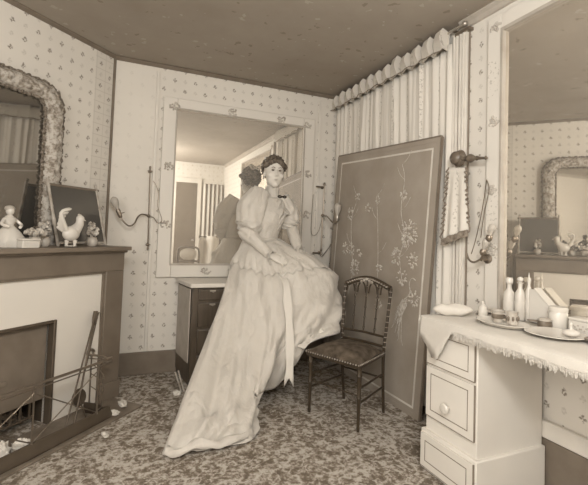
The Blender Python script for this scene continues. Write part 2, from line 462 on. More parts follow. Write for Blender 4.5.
m = B(); m.bx(x0 + .11, x1 - .11, -.020, -.012, .11, z1 - .088); m.make('mirror_glass', M['mirror_veiled'], bm_, smooth=False)
for (fx, fz) in ((x0 + .09, z1 - .075), (x1 - .08, z1 - .07), (x0 + .06, .95), (x0 + .06, .45), (-.12, z1 - .05), (.36, z1 - .05), (x1 - .06, 1.0), (x1 - .06, .6), (-.3, .06)):
    m = B(); flower_cluster(m, (fx, -.036, fz), (1, 0, 0), (0, 0, 1), (0, -1, 0), .034, 22, rng)
    m.make('flower_ornament', M['mid'], bm_)

# ------------------------------------------------------------------ chest of drawers under that mirror
CH = V((.95, 3.45, 0))
ch = thing('chest_of_drawers', 'dark wooden chest of drawers with pale marble top, the woman sits on it', 'chest', CH)
def cp(x, y, z): return V((x, y, z)) - CH
m = B(); m.prism([cp(.492, YB - .026, .04), cp(.545, 3.245, .04), cp(1.44, 3.245, .04), cp(1.44, YB - .026, .04)], (0, 0, .725)); m.make('carcass', M['chest_wood'], ch, bevel=.004)
m = B(); m.prism([cp(.50, YB - .03, 0), cp(.555, 3.26, 0), cp(1.43, 3.26, 0), cp(1.43, YB - .03, 0)], (0, 0, .04)); m.make('plinth', M['chest_wood'], ch)
m = B(); m.prism([cp(.493, 3.60, .18), cp(.538, 3.27, .18), cp(.531, 3.27, .18), cp(.486, 3.60, .18)], (0, 0, .57)); m.make('side_panel', M['canted'], ch)['label'] = 'grey side panel painted lighter as the lit side'  # lit side of the dark chest, its brightness put into the colour
m = B(); m.prism([cp(.462, YB - .038, .765), cp(.524, 3.205, .765), cp(1.47, 3.205, .765), cp(1.47, YB - .038, .765)], (0, 0, .033)); m.make('top', M['marble'], ch, bevel=.006)['label'] = 'pale marble top'
for (z0, z1) in ((.665, .75), (.46, .645), (.26, .44), (.06, .24)):
    m = B(); m.bx((.59) - CH.x, 1.385 - CH.x, 3.228 - CH.y, 3.25 - CH.y, z0, z1); d = m.make('drawer', M['chest_wood'], ch, bevel=.006)
    for x in (.70, 1.22):
        m = B(); m.box((x - CH.x, 3.226 - CH.y, z1 - .012), (.045, .006, .012)); m.tube([V((x - .02, 3.222, z1 - .012)) - CH, V((x, 3.212, z1 - .022)) - CH, V((x + .02, 3.222, z1 - .012)) - CH], .003, 6)
        m.make('handle', M['brass_light'], d)

# ------------------------------------------------------------------ fireplace on the chimney wall (local: x along wall, y into room)
def lthing(name, label, cat, s, u, z, group=None):
    return thing(name, label, cat, L(s, u, z), LROT, group)
fp = lthing('fireplace', 'dark painted fireplace with white tiled surround on the angled chimney wall', 'fireplace', 1.01, .2, 0)
def fb(m, s0, s1, u0, u1, z0, z1): return m.bx(s0 - 1.01, s1 - 1.01, u0 - .2, u1 - .2, z0, z1)
S0, S1 = .195, 1.825
m = B(); fb(m, .190, 1.83, .002, .46, 1.045, 1.073); m.make('mantel_shelf', M['mantel'], fp, bevel=.004)
m = B(); fb(m, S0, S1, .002, .40, .90, 1.03); fb(m, S0 - .008, S1 + .008, .002, .42, 1.028, 1.045); m.make('frieze', M['mantel'], fp, bevel=.004)
for a, b in ((S0, S0 + .16), (S1 - .16, S1)):
    m = B(); fb(m, a, b, .002, .40, 0, .90); fb(m, a - .006, b + .006, .002, .41, 0, .12); m.make('jamb', M['mantel'], fp, bevel=.005)
m = B(); fb(m, S0 + .16, S0 + .175, .36, .392, 0, .90); fb(m, S1 - .175, S1 - .16, .36, .392, 0, .90); fb(m, S0 + .16, S1 - .16, .36, .392, .888, .90); m.make('inner_slip', M['mantel'], fp)
F0, F1, FZ = .705, 1.315, .625
m = B(); fb(m, S0 + .16, F0, .30, .375, 0, .90); fb(m, F1, S1 - .16, .30, .375, 0, .90); fb(m, F0, F1, .30, .375, FZ, .90); m.make('surround', M['white_tile'], fp, smooth=False)['label'] = 'white tiled surround'
m = B(); fb(m, F0 - .006, F0 + .014, .33, .384, 0, FZ + .006); fb(m, F1 - .014, F1 + .006, .33, .384, 0, FZ + .006); fb(m, F0 + .014, F1 - .014, .33, .384, FZ - .014, FZ + .006); m.make('opening_frame', M['iron'], fp, bevel=.006)
m = B(); fb(m, F0 - .1, F0, .01, .33, 0, FZ + .05); fb(m, F1, F1 + .1, .01, .33, 0, FZ + .05); fb(m, F0, F1, .01, .06, 0, FZ + .05); fb(m, F0, F1, .06, .33, FZ, FZ + .05); fbx = m.make('firebox', M['soot'], fp, smooth=False)
m = B(); fb(m, F0 + .014, F1 - .014, .315, .325, .15, FZ - .014); fb(m, F0 + .25, F1 - .25, .325, .335, .30, .33); m.make('blower_plate', M['base_dark'], fp, bevel=.003)
m = B()
for k in range(9): m.tube([V((F0 + .08 + k * .056 - 1.01, .1, .05 + 0 * k)), V((F0 + .08 + k * .056 - 1.01, .1, .17))], .007, 6)
for z in (.055, .165): m.tube([V((F0 + .06 - 1.01, .1, z)), V((F1 - .06 - 1.01, .1, z))], .008, 6)
m.make('grate', M['iron'], fbx)
m = B(); fb(m, .26, 1.76, .376, .69, .0005, .012); m.make('hearth', M['hearth'], fp, bevel=.003)

# fender
fd = lthing('fender', 'low brass rail fender standing round the hearth', 'fender', 1.01, .60, .012)
def fq(s, u, z): return V((s - 1.01, u - .60, z - .012))
m = B()
path = [(.515, .44), (.50, .52), (.515, .60), (.575, .635), (1.46, .635), (1.52, .60), (1.535, .52), (1.52, .44)]
pp = crom([fq(a, b, 0) for a, b in path], 6)
rows = [[p + V((0, 0, z)) + (p - fq(1.01, .40, 0)).normalized() * o for p in pp] for z, o in ((.012, .02), (.02, .022), (.055, .004), (.075, .0), (.078, -.008), (.012, -.008))]
m.grid(rows); m.make('base_band', M['iron'], fd, solid=.004)
m = B(); m.tube([p + V((0, 0, .378)) for p in pp], .008, 8); m.make('rail', M['brass'], fd)
m = B(); m.tube([p + V((0, 0, .356)) for p in pp], .004, 6); m.make('rail', M['brass'], fd)
for (s, u) in ((.507, .47), (.60, .635), (1.01, .635), (1.42, .635), (1.528, .47)):
    m = B(); m.lathe([(.007, .07), (.005, .09), (.005, .355), (.008, .37), (.004, .385)], fq(s, u, .0), seg=8); m.make('post', M['brass'], fd)
for a, b in ((.60, 1.01), (1.01, 1.42)):
    m = B(); m.tube([fq(a, .635, .08), fq(b, .635, .335)], .0035, 6); m.tube([fq(a, .635, .335), fq(b, .635, .08)], .0035, 6); m.make('cross_brace', M['brass'], fd)
for z0, z1 in ((.30, .26), (.24, .17), (.16, .09)):
    m = B(); m.tube(crom([fq(.60, .635, z1), fq(.54, .62, (z0 + z1) / 2 - .02), fq(.51, .56, z0 - .01), fq(.505, .47, z0 + .02)], 5), .003, 6); m.make('side_wire', M['brass'], fd)
m = B(); m.tube(crom([fq(.515, .44, .378), fq(.50, .435, .395), fq(.475, .435, .40), fq(.46, .435, .385), fq(.465, .44, .36)], 5), .009, 8); m.make('rail_scroll', M['brass'], fd)

# fire irons
ft = lthing('fire_tongs', 'long iron fire tongs leaning on the white surround', 'fire tongs', .62, .56, .014)
o = V((.62, .56, .014))
m = B(); top = V((.44, .415, .64)); bot = V((.70, .57, .03))
m.tube([top - o, bot - o], .006, 7); m.tube([top + V((.01, .01, 0)) - o, bot + V((.05, -.01, 0)) - o], .005, 7)
m.make('tongs_arm', M['iron'], ft)
m = B(); m.tube([V((.443, .416, .645)) - o, V((.45, .42, .60)) - o, V((.47, .428, .555)) - o], [.014, .018, .008], 8); m.make('handle', M['iron'], ft)
fs_ = lthing('fire_shovel', 'round-bowled fire shovel hanging from the fireplace edge', 'shovel', .59, .55, .014)
o = V((.59, .55, .014))
bc = V((.615, .50, .15)); ht = V((.425, .412, .60)); ax = (bc - ht).normalized()
nrm = (V((0, 1, 0)) - ax * ax.y).normalized()
m = B(); m.tube([ht - o, bc - o], .0045, 7); m.tube([ht - o + V((0, 0, .0)), ht - o + V((-.012, 0, .03)), ht - o + V((-.03, 0, .02))], .004, 6); m.make('shaft', M['iron'], fs_)
m = B(); m.lathe([(.001, -.012), (.045, -.010), (.054, .0), (.050, .008), (.03, .003), (.001, .001)], bc - o, nrm, 24); m.make('bowl', M['iron'], fs_)
m = B(); m.tube([bc - o, V((.59, .55, .012)) - o], .004, 6); m.make('foot_spike', M['iron'], fs_)

# rubbish in the hearth
def crumple(name, c, r, mat, label, cat, group=None, sc=(1, 1, .7), sub=3, seed=1):
    rg = random.Random(seed); b = B(); b.ball((0, 0, r * sc[2] * .85), r, sub, sc)
    for v in b.b.verts:
        n = noise.noise(v.co * (3.2 / r) + V((seed, 0, 0)))
        v.co += v.co.normalized() * n * r * .55
        v.co.z = max(v.co.z, 0.0)
    ob = b.make(name, mat, smooth=False); ob.location = c; ob.rotation_euler = (0, 0, seed)
    return tag(ob, label, cat, group)
crumple('crumpled_paper', L(1.10, .545, .012), .042, M['paper_scrap'], 'crumpled white paper in the hearth, the upright one', 'paper', 'paper scraps in the hearth', (.7, .8, 1.2), seed=2)
crumple('crumpled_paper', L(1.0, .545, .012), .042, M['paper_scrap'], 'crumpled white paper in the hearth next to the coals', 'paper', 'paper scraps in the hearth', (1.1, .8, .8), seed=3)
crumple('crumpled_paper', L(1.19, .575, .012), .040, M['paper_scrap'], 'flat crumpled white paper against the fender base', 'paper', 'paper scraps in the hearth', (1.2, .7, .5), seed=4)
b = B(); rg = random.Random(5)
for k in range(46):
    p = V((rg.uniform(-.24, .24), rg.uniform(-.10, .10), 0)); hgt = max(0, .16 - abs(p.x) * .5) * rg.uniform(.2, 1)
    b.ball(p + V((0, 0, .02 + hgt)), rg.uniform(.018, .036), 1, (1, 1, .8), jit=.006)
cl = b.make('coal_heap', M['coal'], smooth=False); cl.location = L(1.02, .17, .012); cl.rotation_euler = (0, 0, LROT)
tag(cl, 'heap of dark coals lying in the fireplace opening', 'coal', kind='stuff')
# scraps on the carpet
for (x, y, r, sc, lab) in ((.08, 3.02, .045, (1.2, .6, .35), 'white oval scrap on the carpet beside the hearth corner'),
                           (.03, 2.89, .03, (1, .7, .5), 'small white scrap on the carpet in front of the hearth corner'),
                           (-.02, 2.64, .026, (1.2, .7, .4), 'small white scrap lying on the carpet in front of the fender'),
                           (.445, 3.12, .028, (1.1, .8, .6), 'small white scrap at the foot of the chest of drawers')):
    crumple('paper_scrap', (x, y, .0125 if y > 2.8 and x < .2 else 0), r, M['paper_scrap'], lab, 'scrap', 'white scraps on the carpet', sc, 2, seed=int(abs(x) * 100))
st = thing('wooden_sticks', 'pair of thin pale sticks propped against the dark chest', 'sticks', (.47, 3.18, 0))
for k, (dx, dz) in enumerate(((0, 0), (.02, .01))):
    m = B(); m.tube([V((.012 + dx, -.02, .006)), V((-.035 + dx, .0, .15 + dz))], .006, 8); m.make('stick', M['bamboo'], st)

# ------------------------------------------------------------------ ornate mirror above the mantel
om = lthing('overmantel_mirror', 'old mirror in a thick floral relief frame on the mantelpiece', 'mirror', 1.01, 0, 1.073)
def arch(hw, top, rad, z0, n=10):
    """outline of a rectangle with round top corners, from bottom left to bottom right"""
    pts = [(-hw, z0)]
    for k in range(n + 1):
        a = pi - k / n * pi / 2; pts.append((-hw + rad + rad * cos(a), top - rad + rad * sin(a)))
    for k in range(n + 1):
        a = pi / 2 - k / n * pi / 2; pts.append((hw - rad + rad * cos(a), top - rad + rad * sin(a)))
    pts.append((hw, z0)); return pts
out = arch(.525, 1.10, .17, 0); inn = arch(.395, .985, .08, 0)
def dens(p, step=.02):
    r = []
    for a, b in zip(p, p[1:]):
        n = max(1, int(sqrt((a[0] - b[0]) ** 2 + (a[1] - b[1]) ** 2) / step))
        r += [(a[0] + (b[0] - a[0]) * k / n, a[1] + (b[1] - a[1]) * k / n) for k in range(n)]
    return r + [p[-1]]
NS = 260
def resamp(p, n):
    ds = [0]
    for a, b in zip(p, p[1:]): ds.append(ds[-1] + sqrt((a[0] - b[0]) ** 2 + (a[1] - b[1]) ** 2))
    r = []; j = 0
    for i in range(n):
        d = ds[-1] * i / (n - 1)
        while j < len(ds) - 2 and ds[j + 1] < d: j += 1
        f = (d - ds[j]) / max(1e-9, ds[j + 1] - ds[j]); a, b = p[j], p[j + 1]
        r.append((a[0] + (b[0] - a[0]) * f, a[1] + (b[1] - a[1]) * f))
    return r
oo, ii = resamp(out, NS), resamp(inn, NS)
m = B(); rows = []
prof = [(0, .0), (0, .04)] + [(k / 16, .05 + .05 * sin(pi * k / 16) ** .6) for k in range(1, 16)] + [(1, .04), (1, .0)]
for f, h in prof:
    r = []
    for a, b in zip(oo, ii):
        p = V((a[0] + (b[0] - a[0]) * f, h, a[1] + (b[1] - a[1]) * f))
        if 0 < f < 1: p.y += .016 * noise.noise(p * 34) + .012 * max(0, noise.noise(p * 16 + V((5, 0, 0))))
        r.append(p)
    rows.append(r)
m.grid(rows); m.make('frame', M['relief'], om)
for E_, q in ((oo, .055), (ii, .052)):
    m = B(); m.tube([V((x + .004 * sin(i * 1.9), q + .006 * sin(i * 2.7), z + .004 * sin(i * 2.3))) for i, (x, z) in enumerate(E_)], [.011 + .004 * sin(i * 1.3) for i in range(NS)], 8)
    m.make('ruffled_edge', M['relief_dark'], om)
m = B(); m.prism([V((x, .03, z)) for x, z in resamp(arch(.41, 1.0, .09, .01), 60)], (0, .008, 0)); m.make('mirror_glass', M['mirror_old'], om, smooth=False)
m = B(); m.bx(-.40, .40, .03, .07, 0, .05); m.make('bottom_rail', M['relief'], om, bevel=.004)

# bamboo framed leaning glass on the mantel
pn = lthing('bamboo_panel', 'dark glass panel in a pale bamboo frame leaning on the mantelpiece', 'panel', .43, .245, 1.073)
def pq(a, h, o=0): # a across, h up the lean
    return V((a, -.105 * h / .40 + o, h))
m = B(); m.prism([pq(-.185, .02), pq(.185, .02), pq(.20, .40), pq(-.175, .40)], (0, .008, 0)); m.make('panel', M['dark_glass'], pn, smooth=False)
for (a0, a1) in ((-.195, -.18), (.19, .205)):
    m = B(); m.tube([pq(a0, .0, .006), pq(a0 + (a1 - a0) * .3, .13, .006), pq(a0 + (a1 - a0) * .31, .135, .006), pq(a0 + (a1 - a0) * .6, .27, .006), pq(a1, .425, .006)], [.010, .009, .012, .009, .010], 10)
    for h in (.12, .26, .40): m.ball(pq(a0 + (a1 - a0) * h / .4, h, .006), .0135, 1, (1, 1, .6))
    m.make('bamboo_post', M['bamboo'], pn)
for h, w in ((.02, .19), (.405, .20)):
    m = B(); m.tube([pq(-w, h, .006), pq(w, h, .006)], .009, 10); m.make('bamboo_rail', M['bamboo'] if h < .1 else M['lacquer_edge'], pn)
for a in (-.18, .205):
    m = B(); m.ball(pq(a, .435, .006), .013, 2); m.make('finial', M['bamboo'], pn)

# mantel ornaments
def at(name, label, cat, s, u, z=1.0735, group=None): return lthing(name, label, cat, s, u, z, group)
rc = at('rooster_figurine', 'white china rooster figurine on the mantelpiece before the dark panel', 'figurine', .64, .385)
m = B()
m.ball((.0, 0, .085), .05, 3, (1.15, .75, .95)); m.tube(crom([(-.02, 0, .10), (-.055, 0, .14), (-.06, 0, .175)], 4), [.04, .038, .034, .030, .028, .026, .024, .023, .022], 12)
m.ball((-.062, 0, .18), .026, 2); m.tube([(-.08, 0, .178), (-.105, 0, .170)], [.009, .002], 8)
m.tube([(-.022, .012, .045), (-.02, .012, .008)], [.014, .008], 8); m.tube([(.018, -.012, .045), (.02, -.012, .008)], [.014, .008], 8)
m.ball((0, 0, .006), .035, 2, (1.3, .9, .18)); m.make('body', M['china'], rc)
m = B()
for k in range(6):
    a = .2 + .22 * k
    m.tube(crom([(.04, (k - 2.5) * .004, .10), (.075 + .01 * k * .3, (k - 2.5) * .006, .12 + .018 * k), (.085 - .012 * k, (k - 2.5) * .008, .13 + .022 * k)], 4), [.014] * 4 + [.011] * 4 + [.004], 7)
m.make('tail', M['china'], rc)
m = B()
for k in range(4): m.ball((-.05 - .011 * k, 0, .205 - .003 * k * k), .009, 1)
m.ball((-.08, 0, .158), .008, 1, (.7, .7, 1.4)); m.make('comb', M['mid'], rc)

fg = at('lady_figurine', 'white china lady figurine with wide skirt on the mantelpiece', 'figurine', .945, .26)
m = B(); m.lathe([(.085, 0), (.09, .02), (.082, .05), (.055, .09), (.03, .115), (.022, .125), (.03, .15), (.034, .165), (.018, .178), (.012, .185)], (0, 0, 0), seg=28)
for v in m.b.verts:
    if v.co.z < .1:
        a = atan2(v.co.y, v.co.x); f = 1 + .10 * sin(9 * a) * (1 - v.co.z / .1); v.co.x *= f; v.co.y *= f
m.make('skirt', M['china'], fg)
m = B(); m.ball((0, 0, .207), .024, 3, (.9, .95, 1.1)); m.tube(crom([(.03, 0, .16), (.055, .02, .13), (.03, .05, .115)], 4), .009, 8); m.tube(crom([(-.03, 0, .16), (-.055, .02, .13), (-.03, .05, .115)], 4), .009, 8); m.make('body', M['china'], fg)
m = B(); m.ball((0, -.005, .222), .026, 2, (1.05, 1, .7)); m.make('hair', M['mid'], fg)
bx_ = at('trinket_box', 'small white trinket box at the front edge of the mantelpiece', 'box', .93, .41)
m = B(); m.bx(-.05, .05, -.025, .025, 0, .042); m.make('body', M['china'], bx_, bevel=.004)
m = B(); m.bx(-.053, .053, -.028, .028, .0425, .054); m.make('lid', M['china'], bx_, bevel=.004)
f2 = at('child_figurine', 'pale china figurine at the far end of the mantelpiece', 'figurine', 1.12, .30)
m = B(); m.lathe([(.05, 0), (.05, .015), (.035, .03), (.032, .08), (.02, .11), (.03, .13), (.012, .15)], seg=20); m.ball((0, 0, .172), .023, 3); m.make('body', M['china'], f2)
def posy(name, label, s, u, r, mat, seed, hgt=.10):
    t_ = at(name, label, 'flowers', s, u)
    m = B(); m.lathe([(.025, 0), (.032, .01), (.038, .035), (.028, .055), (.032, .062), (.026, .062), (.02, .03), (.001, .02)], seg=16); m.make('pot', M['mid'], t_)
    g_ = random.Random(seed); m = B()
    for k in range(26):
        a, q = g_.uniform(0, 2 * pi), g_.random()
        m.ball((r * sqrt(q) * cos(a), r * sqrt(q) * sin(a) * .8, .075 + hgt * g_.random() * (1 - .5 * q)), g_.uniform(.010, .018), 1, jit=.003)
    for k in range(7): m.tube([(0, 0, .03), (g_.uniform(-r, r) * .6, g_.uniform(-r, r) * .5, .09)], .002, 5)
    m.make('blossoms', mat, t_)
posy('flower_pot', 'small pot of pale dried flowers left of the china rooster before the panel', .735, .27, .035, M['flowers'], 1, .10)
posy('flower_pot', 'low pot of dark mottled flowers between the lady figurine and the panel', .835, .33, .05, M['flowers'], 4, .03)
posy('flower_pot', 'small pot of flowers between the china rooster and the mantelpiece end', .41, .31, .035, M['flowers'], 6, .09)

# ------------------------------------------------------------------ wall lights
def bulb_prof(k=1): return [(.012 * k, 0), (.014 * k, .012 * k), (.024 * k, .035 * k), (.031 * k, .062 * k), (.029 * k, .083 * k), (.018 * k, .099 * k), (.004 * k, .106 * k)]
ws = thing('wall_lamp', 'wall lamp with bulb on a curved arm between fireplace and mirror', 'lamp', (.22, YB, 1.045))
O = V((.22, YB, 1.045)); W = lambda x, u, z: V((x, YB - u, z)) - O
m = B(); m.tube([W(.226, .05, 1.06), W(.214, .05, 1.715)], .0055, 8); m.make('rod', M['brass'], ws)
for z, x in ((1.075, .226), (1.69, .2145)):
    m = B(); m.lathe([(.012, 0), (.014, .006), (.006, .014), (.006, .05)], W(x, 0, z), (0, -1, 0), 12); m.ball(W(x, .05, z), .012, 2); m.ball(W(x, .05, z + (.03 if z > 1.4 else -.03)), .009, 2, (1, 1, 1.6)); m.tube([W(x - .02, .05, z), W(x + .02, .05, z)], .004, 6); m.make('bracket', M['brass'], ws)
m = B(); m.ball(W(.221, .05, 1.315), .014, 2)
m.tube(crom([W(.221, .05, 1.315), W(.17, .07, 1.325), (W(.135, .09, 1.30)), W(.11, .12, 1.245), W(.07, .14, 1.225), W(.025, .15, 1.262), W(.005, .15, 1.295)], 6), .0065, 8); m.make('arm', M['brass'], ws)
ax = V((-.38, -.05, .92)).normalized(); bp = W(.005, .15, 1.295)
m = B(); m.lathe([(.010, -.01), (.014, .0), (.018, .02), (.016, .035), (.018, .05), (.014, .065)], bp, ax, 14); m.tube([bp + ax * .03 + V((.018, 0, 0)), bp + ax * .03 + V((.04, 0, .008))], .004, 6); sk_ = m.make('socket', M['brass'], ws)
m = B(); m.lathe(bulb_prof(.98), bp + ax * .062, ax, 20); m.make('bulb', M['bulb'], sk_)['label'] = 'clear glass bulb'
m = B(); m.tube(crom([W(.222, .055, 1.315), W(.262, .05, 1.30), W(.29, .045, 1.262), W(.32, .045, 1.265), W(.325, .045, 1.30), W(.29, .045, 1.40), W(.292, .045, 1.50), W(.27, .05, 1.57), W(.243, .045, 1.61)], 5), .0032, 6); m.make('cord', M['brass'], ws)
w2_ = thing('wall_lamp', 'wall lamp between the back mirror and the leaning panel', 'lamp', (1.85, YB, 1.0))
O = V((1.85, YB, 1.0))
m = B(); m.tube([W(1.835, .05, 1.0), W(1.85, .05, 1.71)], .006, 8); m.make('rod', M['brass'], w2_)
for z, x, d in ((1.03, 1.836, -1), (1.68, 1.849, -1)):
    m = B(); m.lathe([(.014, 0), (.016, .006), (.007, .014), (.007, .05)], W(x, 0, z), (0, -1, 0), 12); m.tube([W(x, .05, z), W(x - .09, .05, z)], .007, 8); m.ball(W(x, .05, z + .03), .010, 2, (1, 1, 1.8)); m.make('bracket', M['brass'], w2_)
m = B(); m.ball(W(1.842, .05, 1.40), .016, 2); m.tube(crom([W(1.842, .05, 1.40), W(1.85, .13, 1.385), W(1.855, .22, 1.335), W(1.86, .28, 1.325), W(1.868, .30, 1.36)], 6), .007, 8); m.make('arm', M['brass'], w2_)
bp = W(1.868, .30, 1.352); ax = V((0, 0, 1))
m = B(); m.lathe([(.010, -.01), (.016, .0), (.02, .02), (.016, .04)], bp, ax, 14); sk_ = m.make('socket', M['brass_light'], w2_)
m = B(); m.lathe(bulb_prof(1.12), bp + ax * .04, ax, 20); m.make('bulb', M['bulb'], sk_)['label'] = 'frosted glass bulb'
m = B(); m.tube(crom([W(1.842, .055, 1.39), W(1.80, .05, 1.24), W(1.75, .05, 1.20), W(1.72, .05, 1.26), W(1.73, .05, 1.60)], 6), .003, 6); m.make('cord', M['brass'], w2_)
m = B(); m.tube(crom([W(1.84, .06, .99), W(1.88, .15, 1.10), W(1.90, .22, 1.20)], 5), .004, 6); m.make('lower_arm', M['brass'], w2_)

# ------------------------------------------------------------------ curtain and valance on the right wall
cr = thing('window_curtain', 'pale sprigged curtain covering the window behind the leaning dark panel', 'curtain', (XR - .05, 2.85, .05))
O = V((XR - .05, 2.85, .05))
rows = []; uvs = []; NU = 240
for j in range(26):
    f = j / 25; z = 2.50 + (.06 - 2.50) * f; r = []; q = []
    for i in range(NU + 1):
        s = i / NU; y = 3.64 + (2.065 - .035 * f - 3.64) * s
        a = .018 + .010 * f
        d = a * (.45 * sin(2 * pi * s * 17 + 7 * noise.noise(V((s * 5, f * .5, 0)))) + .9 * noise.noise(V((s * 22, f * .9, 1)))) + .010 * noise.noise(V((s * 60, f * 1.5, 3))) - .016 * sum(exp(-((s - q - .01 * sin(f * 6 + q * 9)) / .006) ** 2) for q in (.12, .33, .47, .62, .80, .93))
        r.append(V((XR - .040 + d * .75, y, z)) - O); q.append((s * 1.54 * 1.25, z))
    rows.append(r); uvs.append(q)
m = B(); m.grid(rows, uvs=uvs); m.make('drape', M['curtain'], cr, solid=.003)
# box-pleated valance
rows = []; uvs = []; NP = 13
yy = []; 
for k in range(NP):
    y0 = 3.655 + (2.085 - 3.655) * k / NP; y1 = 3.655 + (2.085 - 3.655) * (k + 1) / NP; w = y1 - y0
    yy += [(y0, .042), (y0 + .12 * w, .080), (y0 + .66 * w, .100), (y0 + 1.0 * w, .116), (y0 + .84 * w, .045)]
yy.append((2.085, .05))
for j in range(9):
    f = j / 8; r = []; q = []
    for i, (y, u) in enumerate(yy):
        k = i // 5
        jz = .034 * noise.noise(V((k * 1.7, 0, 5))) * (1 - f)
        zt = 2.600 + jz - .03 * max(0, (i % 5) / 5 - .2) * (1 - f); zb = 2.462 + .012 * noise.noise(V((k * 2.3, 7, 5)))
        bulge = 1 + .25 * sin(pi * f)
        r.append(V((XR - u * bulge + .01, y, zt + (zb - zt) * f)) - O); q.append((i * .055, zt + (zb - zt) * f + (k * .037)))
    rows.append(r); uvs.append(q)
m = B(); m.grid(rows, uvs=uvs); m.make('valance', M['curtain'], cr, solid=.003, smooth=False)
m = B(); m.tube([V((XR - .104 + .008 * sin(y * 30), y, 2.462 + .006 * sin(y * 47))) - O for y in [3.655 - k * .0314 for k in range(51)]], .0042, 6); m.make('valance_fringe', M['fringe'], cr)
rd = thing('curtain_rod', 'thin brass curtain rod with ball end under the ceiling', 'rod', (XR - .05, 2.0, 2.56))
O = V((XR - .05, 2.0, 2.56))
m = B(); m.tube([V((XR - .045, 3.62, 2.585)) - O, V((XR - .045, 1.965, 2.585)) - O], .008, 8); m.make('rod', M['brass_light'], rd)
m = B(); m.ball(V((XR - .045, 1.955, 2.585)) - O, .018, 2); m.make('finial', M['brass_light'], rd)
m = B(); m.tube([V((XR - .045, 2.06, 2.585)) - O, V((XR - .0, 2.06, 2.585)) - O], .009, 8); m.box(V((XR - .02, 1.985, 2.548)) - O, (.04, .12, .02)); m.make('bracket', M['brass'], rd)

# short fringed drape hung from a rosette holder
th = thing('curtain_holder', 'dark turned wooden curtain holder on the window post', 'curtain holder', (XR - .038, 1.98, 1.70))
O = V((XR - .038, 1.98, 1.70)); C_ = lambda x, y, z: V((x, y, z)) - O
m = B(); m.lathe([(.016, 0), (.02, .02), (.044, .03), (.054, .04), (.048, .052), (.035, .06), (.032, .07), (.04, .08), (.03, .092), (.005, .10)], C_(XR - .036, 1.95, 1.712), (-1, 0, 0), 24); m.make('rosette', M['dark_wood'], th)
ax = (V((XR - .085, 1.74, 1.68)) - V((XR - .085, 1.95, 1.71)))
m = B(); m.lathe([(.014, 0), (.016, .04), (.010, .06), (.022, .072), (.027, .095), (.018, .115), (.010, .13), (.015, .142), (.009, .155), (.008, .20), (.012, .206), (.007, .215)], C_(XR - .085, 1.945, 1.71), ax, 16); m.make('spindle', M['dark_wood'], th)
sw = thing('short_drape', 'short white drape edged with dark ball fringe hanging from the curtain holder', 'drape', (XR - .06, 1.98, 1.2))
O = V((XR - .06, 1.98, 1.2))
rows = []; uvs = []
Ltop, Rtop, Lbot, Rbot = (2.010, 1.66), (1.875, 1.64), (2.055, 1.195), (1.850, 1.255)
for j in range(15):
    f = j / 14; r = []; q = []
    for i in range(25):
        s = i / 24
        y = (Ltop[0] + (Lbot[0] - Ltop[0]) * f) * (1 - s) + (Rtop[0] + (Rbot[0] - Rtop[0]) * f) * s
        z = (Ltop[1] + (Lbot[1] - Ltop[1]) * f) * (1 - s) + (Rtop[1] + (Rbot[1] - Rtop[1]) * f) * s
        r.append(V((XR - .10 + .010 * sin(s * 14) * f, y, z)) - O); q.append((s * .2, z))
    rows.append(r); uvs.append(q)
edgeL = [r[0] for r in rows]; edgeR = [r[-1] for r in rows]; edgeB = rows[-1]
m = B(); m.grid(rows, uvs=uvs); m.make('drape', M['curtain'], sw, solid=.003)
for E_, n, sgn in ((edgeL, 12, 1), (edgeR, 11, 1)):
    m = B()
    for k in range(n):
        a = E_[int(k * 14 / n)]; b = E_[min(14, int((k + 1) * 14 / n))]
        mid = (a + b) / 2 + V((-.006, .022 if E_ is edgeL else -.012, -.01))
        m.tube([a, mid, b], .0055, 6); m.ball(b + V((-.006, 0, 0)), .009, 1)
    m.make('ball_fringe', M['fringe'], sw)
m = B()
for k in range(24):
    p = edgeB[k]; m.tube([p + V((-.006, 0, .012)), p + V((-.006, .003, -.03))], [.006, .008], 6)
m.make('bottom_fringe', M['fringe'], sw)

# ------------------------------------------------------------------ lacquer panel leaning on the curtain
lp = thing('lacquer_panel', 'large dark lacquer panel with bird and blossom inlay leaning on the curtain', 'panel', (1.885, 2.2, 0))
BR, TR, TL, BL = V((1.875, 2.20, 0.0)), V((1.915, 2.087, 1.874)), V((1.915, 3.453, 1.963)), V((1.862, 3.56, .008))
O = V((1.885, 2.2, 0))
def PP(a, h, o=0.0):
    """a 0..1 from far edge to near edge, h 0..1 up, o out of the face"""
    p = (BL * (1 - a) + BR * a) * (1 - h) + (TL * (1 - a) + TR * a) * h
    n = (TR - BR).cross(BL - BR).normalized()
    if n.x > 0: n = -n
    return p + n * o - O
m = B(); m.prism([PP(.02, .015, 0), PP(.98, .015, 0), PP(.98, .985, 0), PP(.02, .985, 0)], PP(0, 0, -.012) - PP(0, 0, 0)); m.make('panel', M['lacquer'], lp, smooth=False)
def bar(m, a0, a1, h0, h1, o0, o1): m.prism([PP(a0, h0, o0), PP(a1, h0, o0), PP(a1, h1, o0), PP(a0, h1, o0)], PP(0, 0, o1) - PP(0, 0, o0))
m = B(); bar(m, 0, .022, 0, 1, .003, -.014); bar(m, .978, 1, 0, 1, .003, -.014); bar(m, .022, .978, .985, 1, .003, -.014); bar(m, .022, .978, 0, .016, .003, -.014)
m.make('frame', M['lacquer'], lp, smooth=False)
m = B(); bar(m, -.006, 0, 0, 1, .004, -.015); bar(m, 1, 1.008, 0, 1, .004, -.015); bar(m, 0, 1, 1, 1.006, .004, -.015)
m.make('edge_strip', M['lacquer_edge'], lp, smooth=False)
m = B(); bar(m, .05, .057, .03, .966, .0, .0015); bar(m, .944, .955, .03, .966, .0, .0015); bar(m, .057, .944, .959, .966, 0, .0015); bar(m, .057, .944, .03, .037, 0, .0015)
m.make('border_line', M['inlay_line'], lp, smooth=False)
rg = random.Random(21)
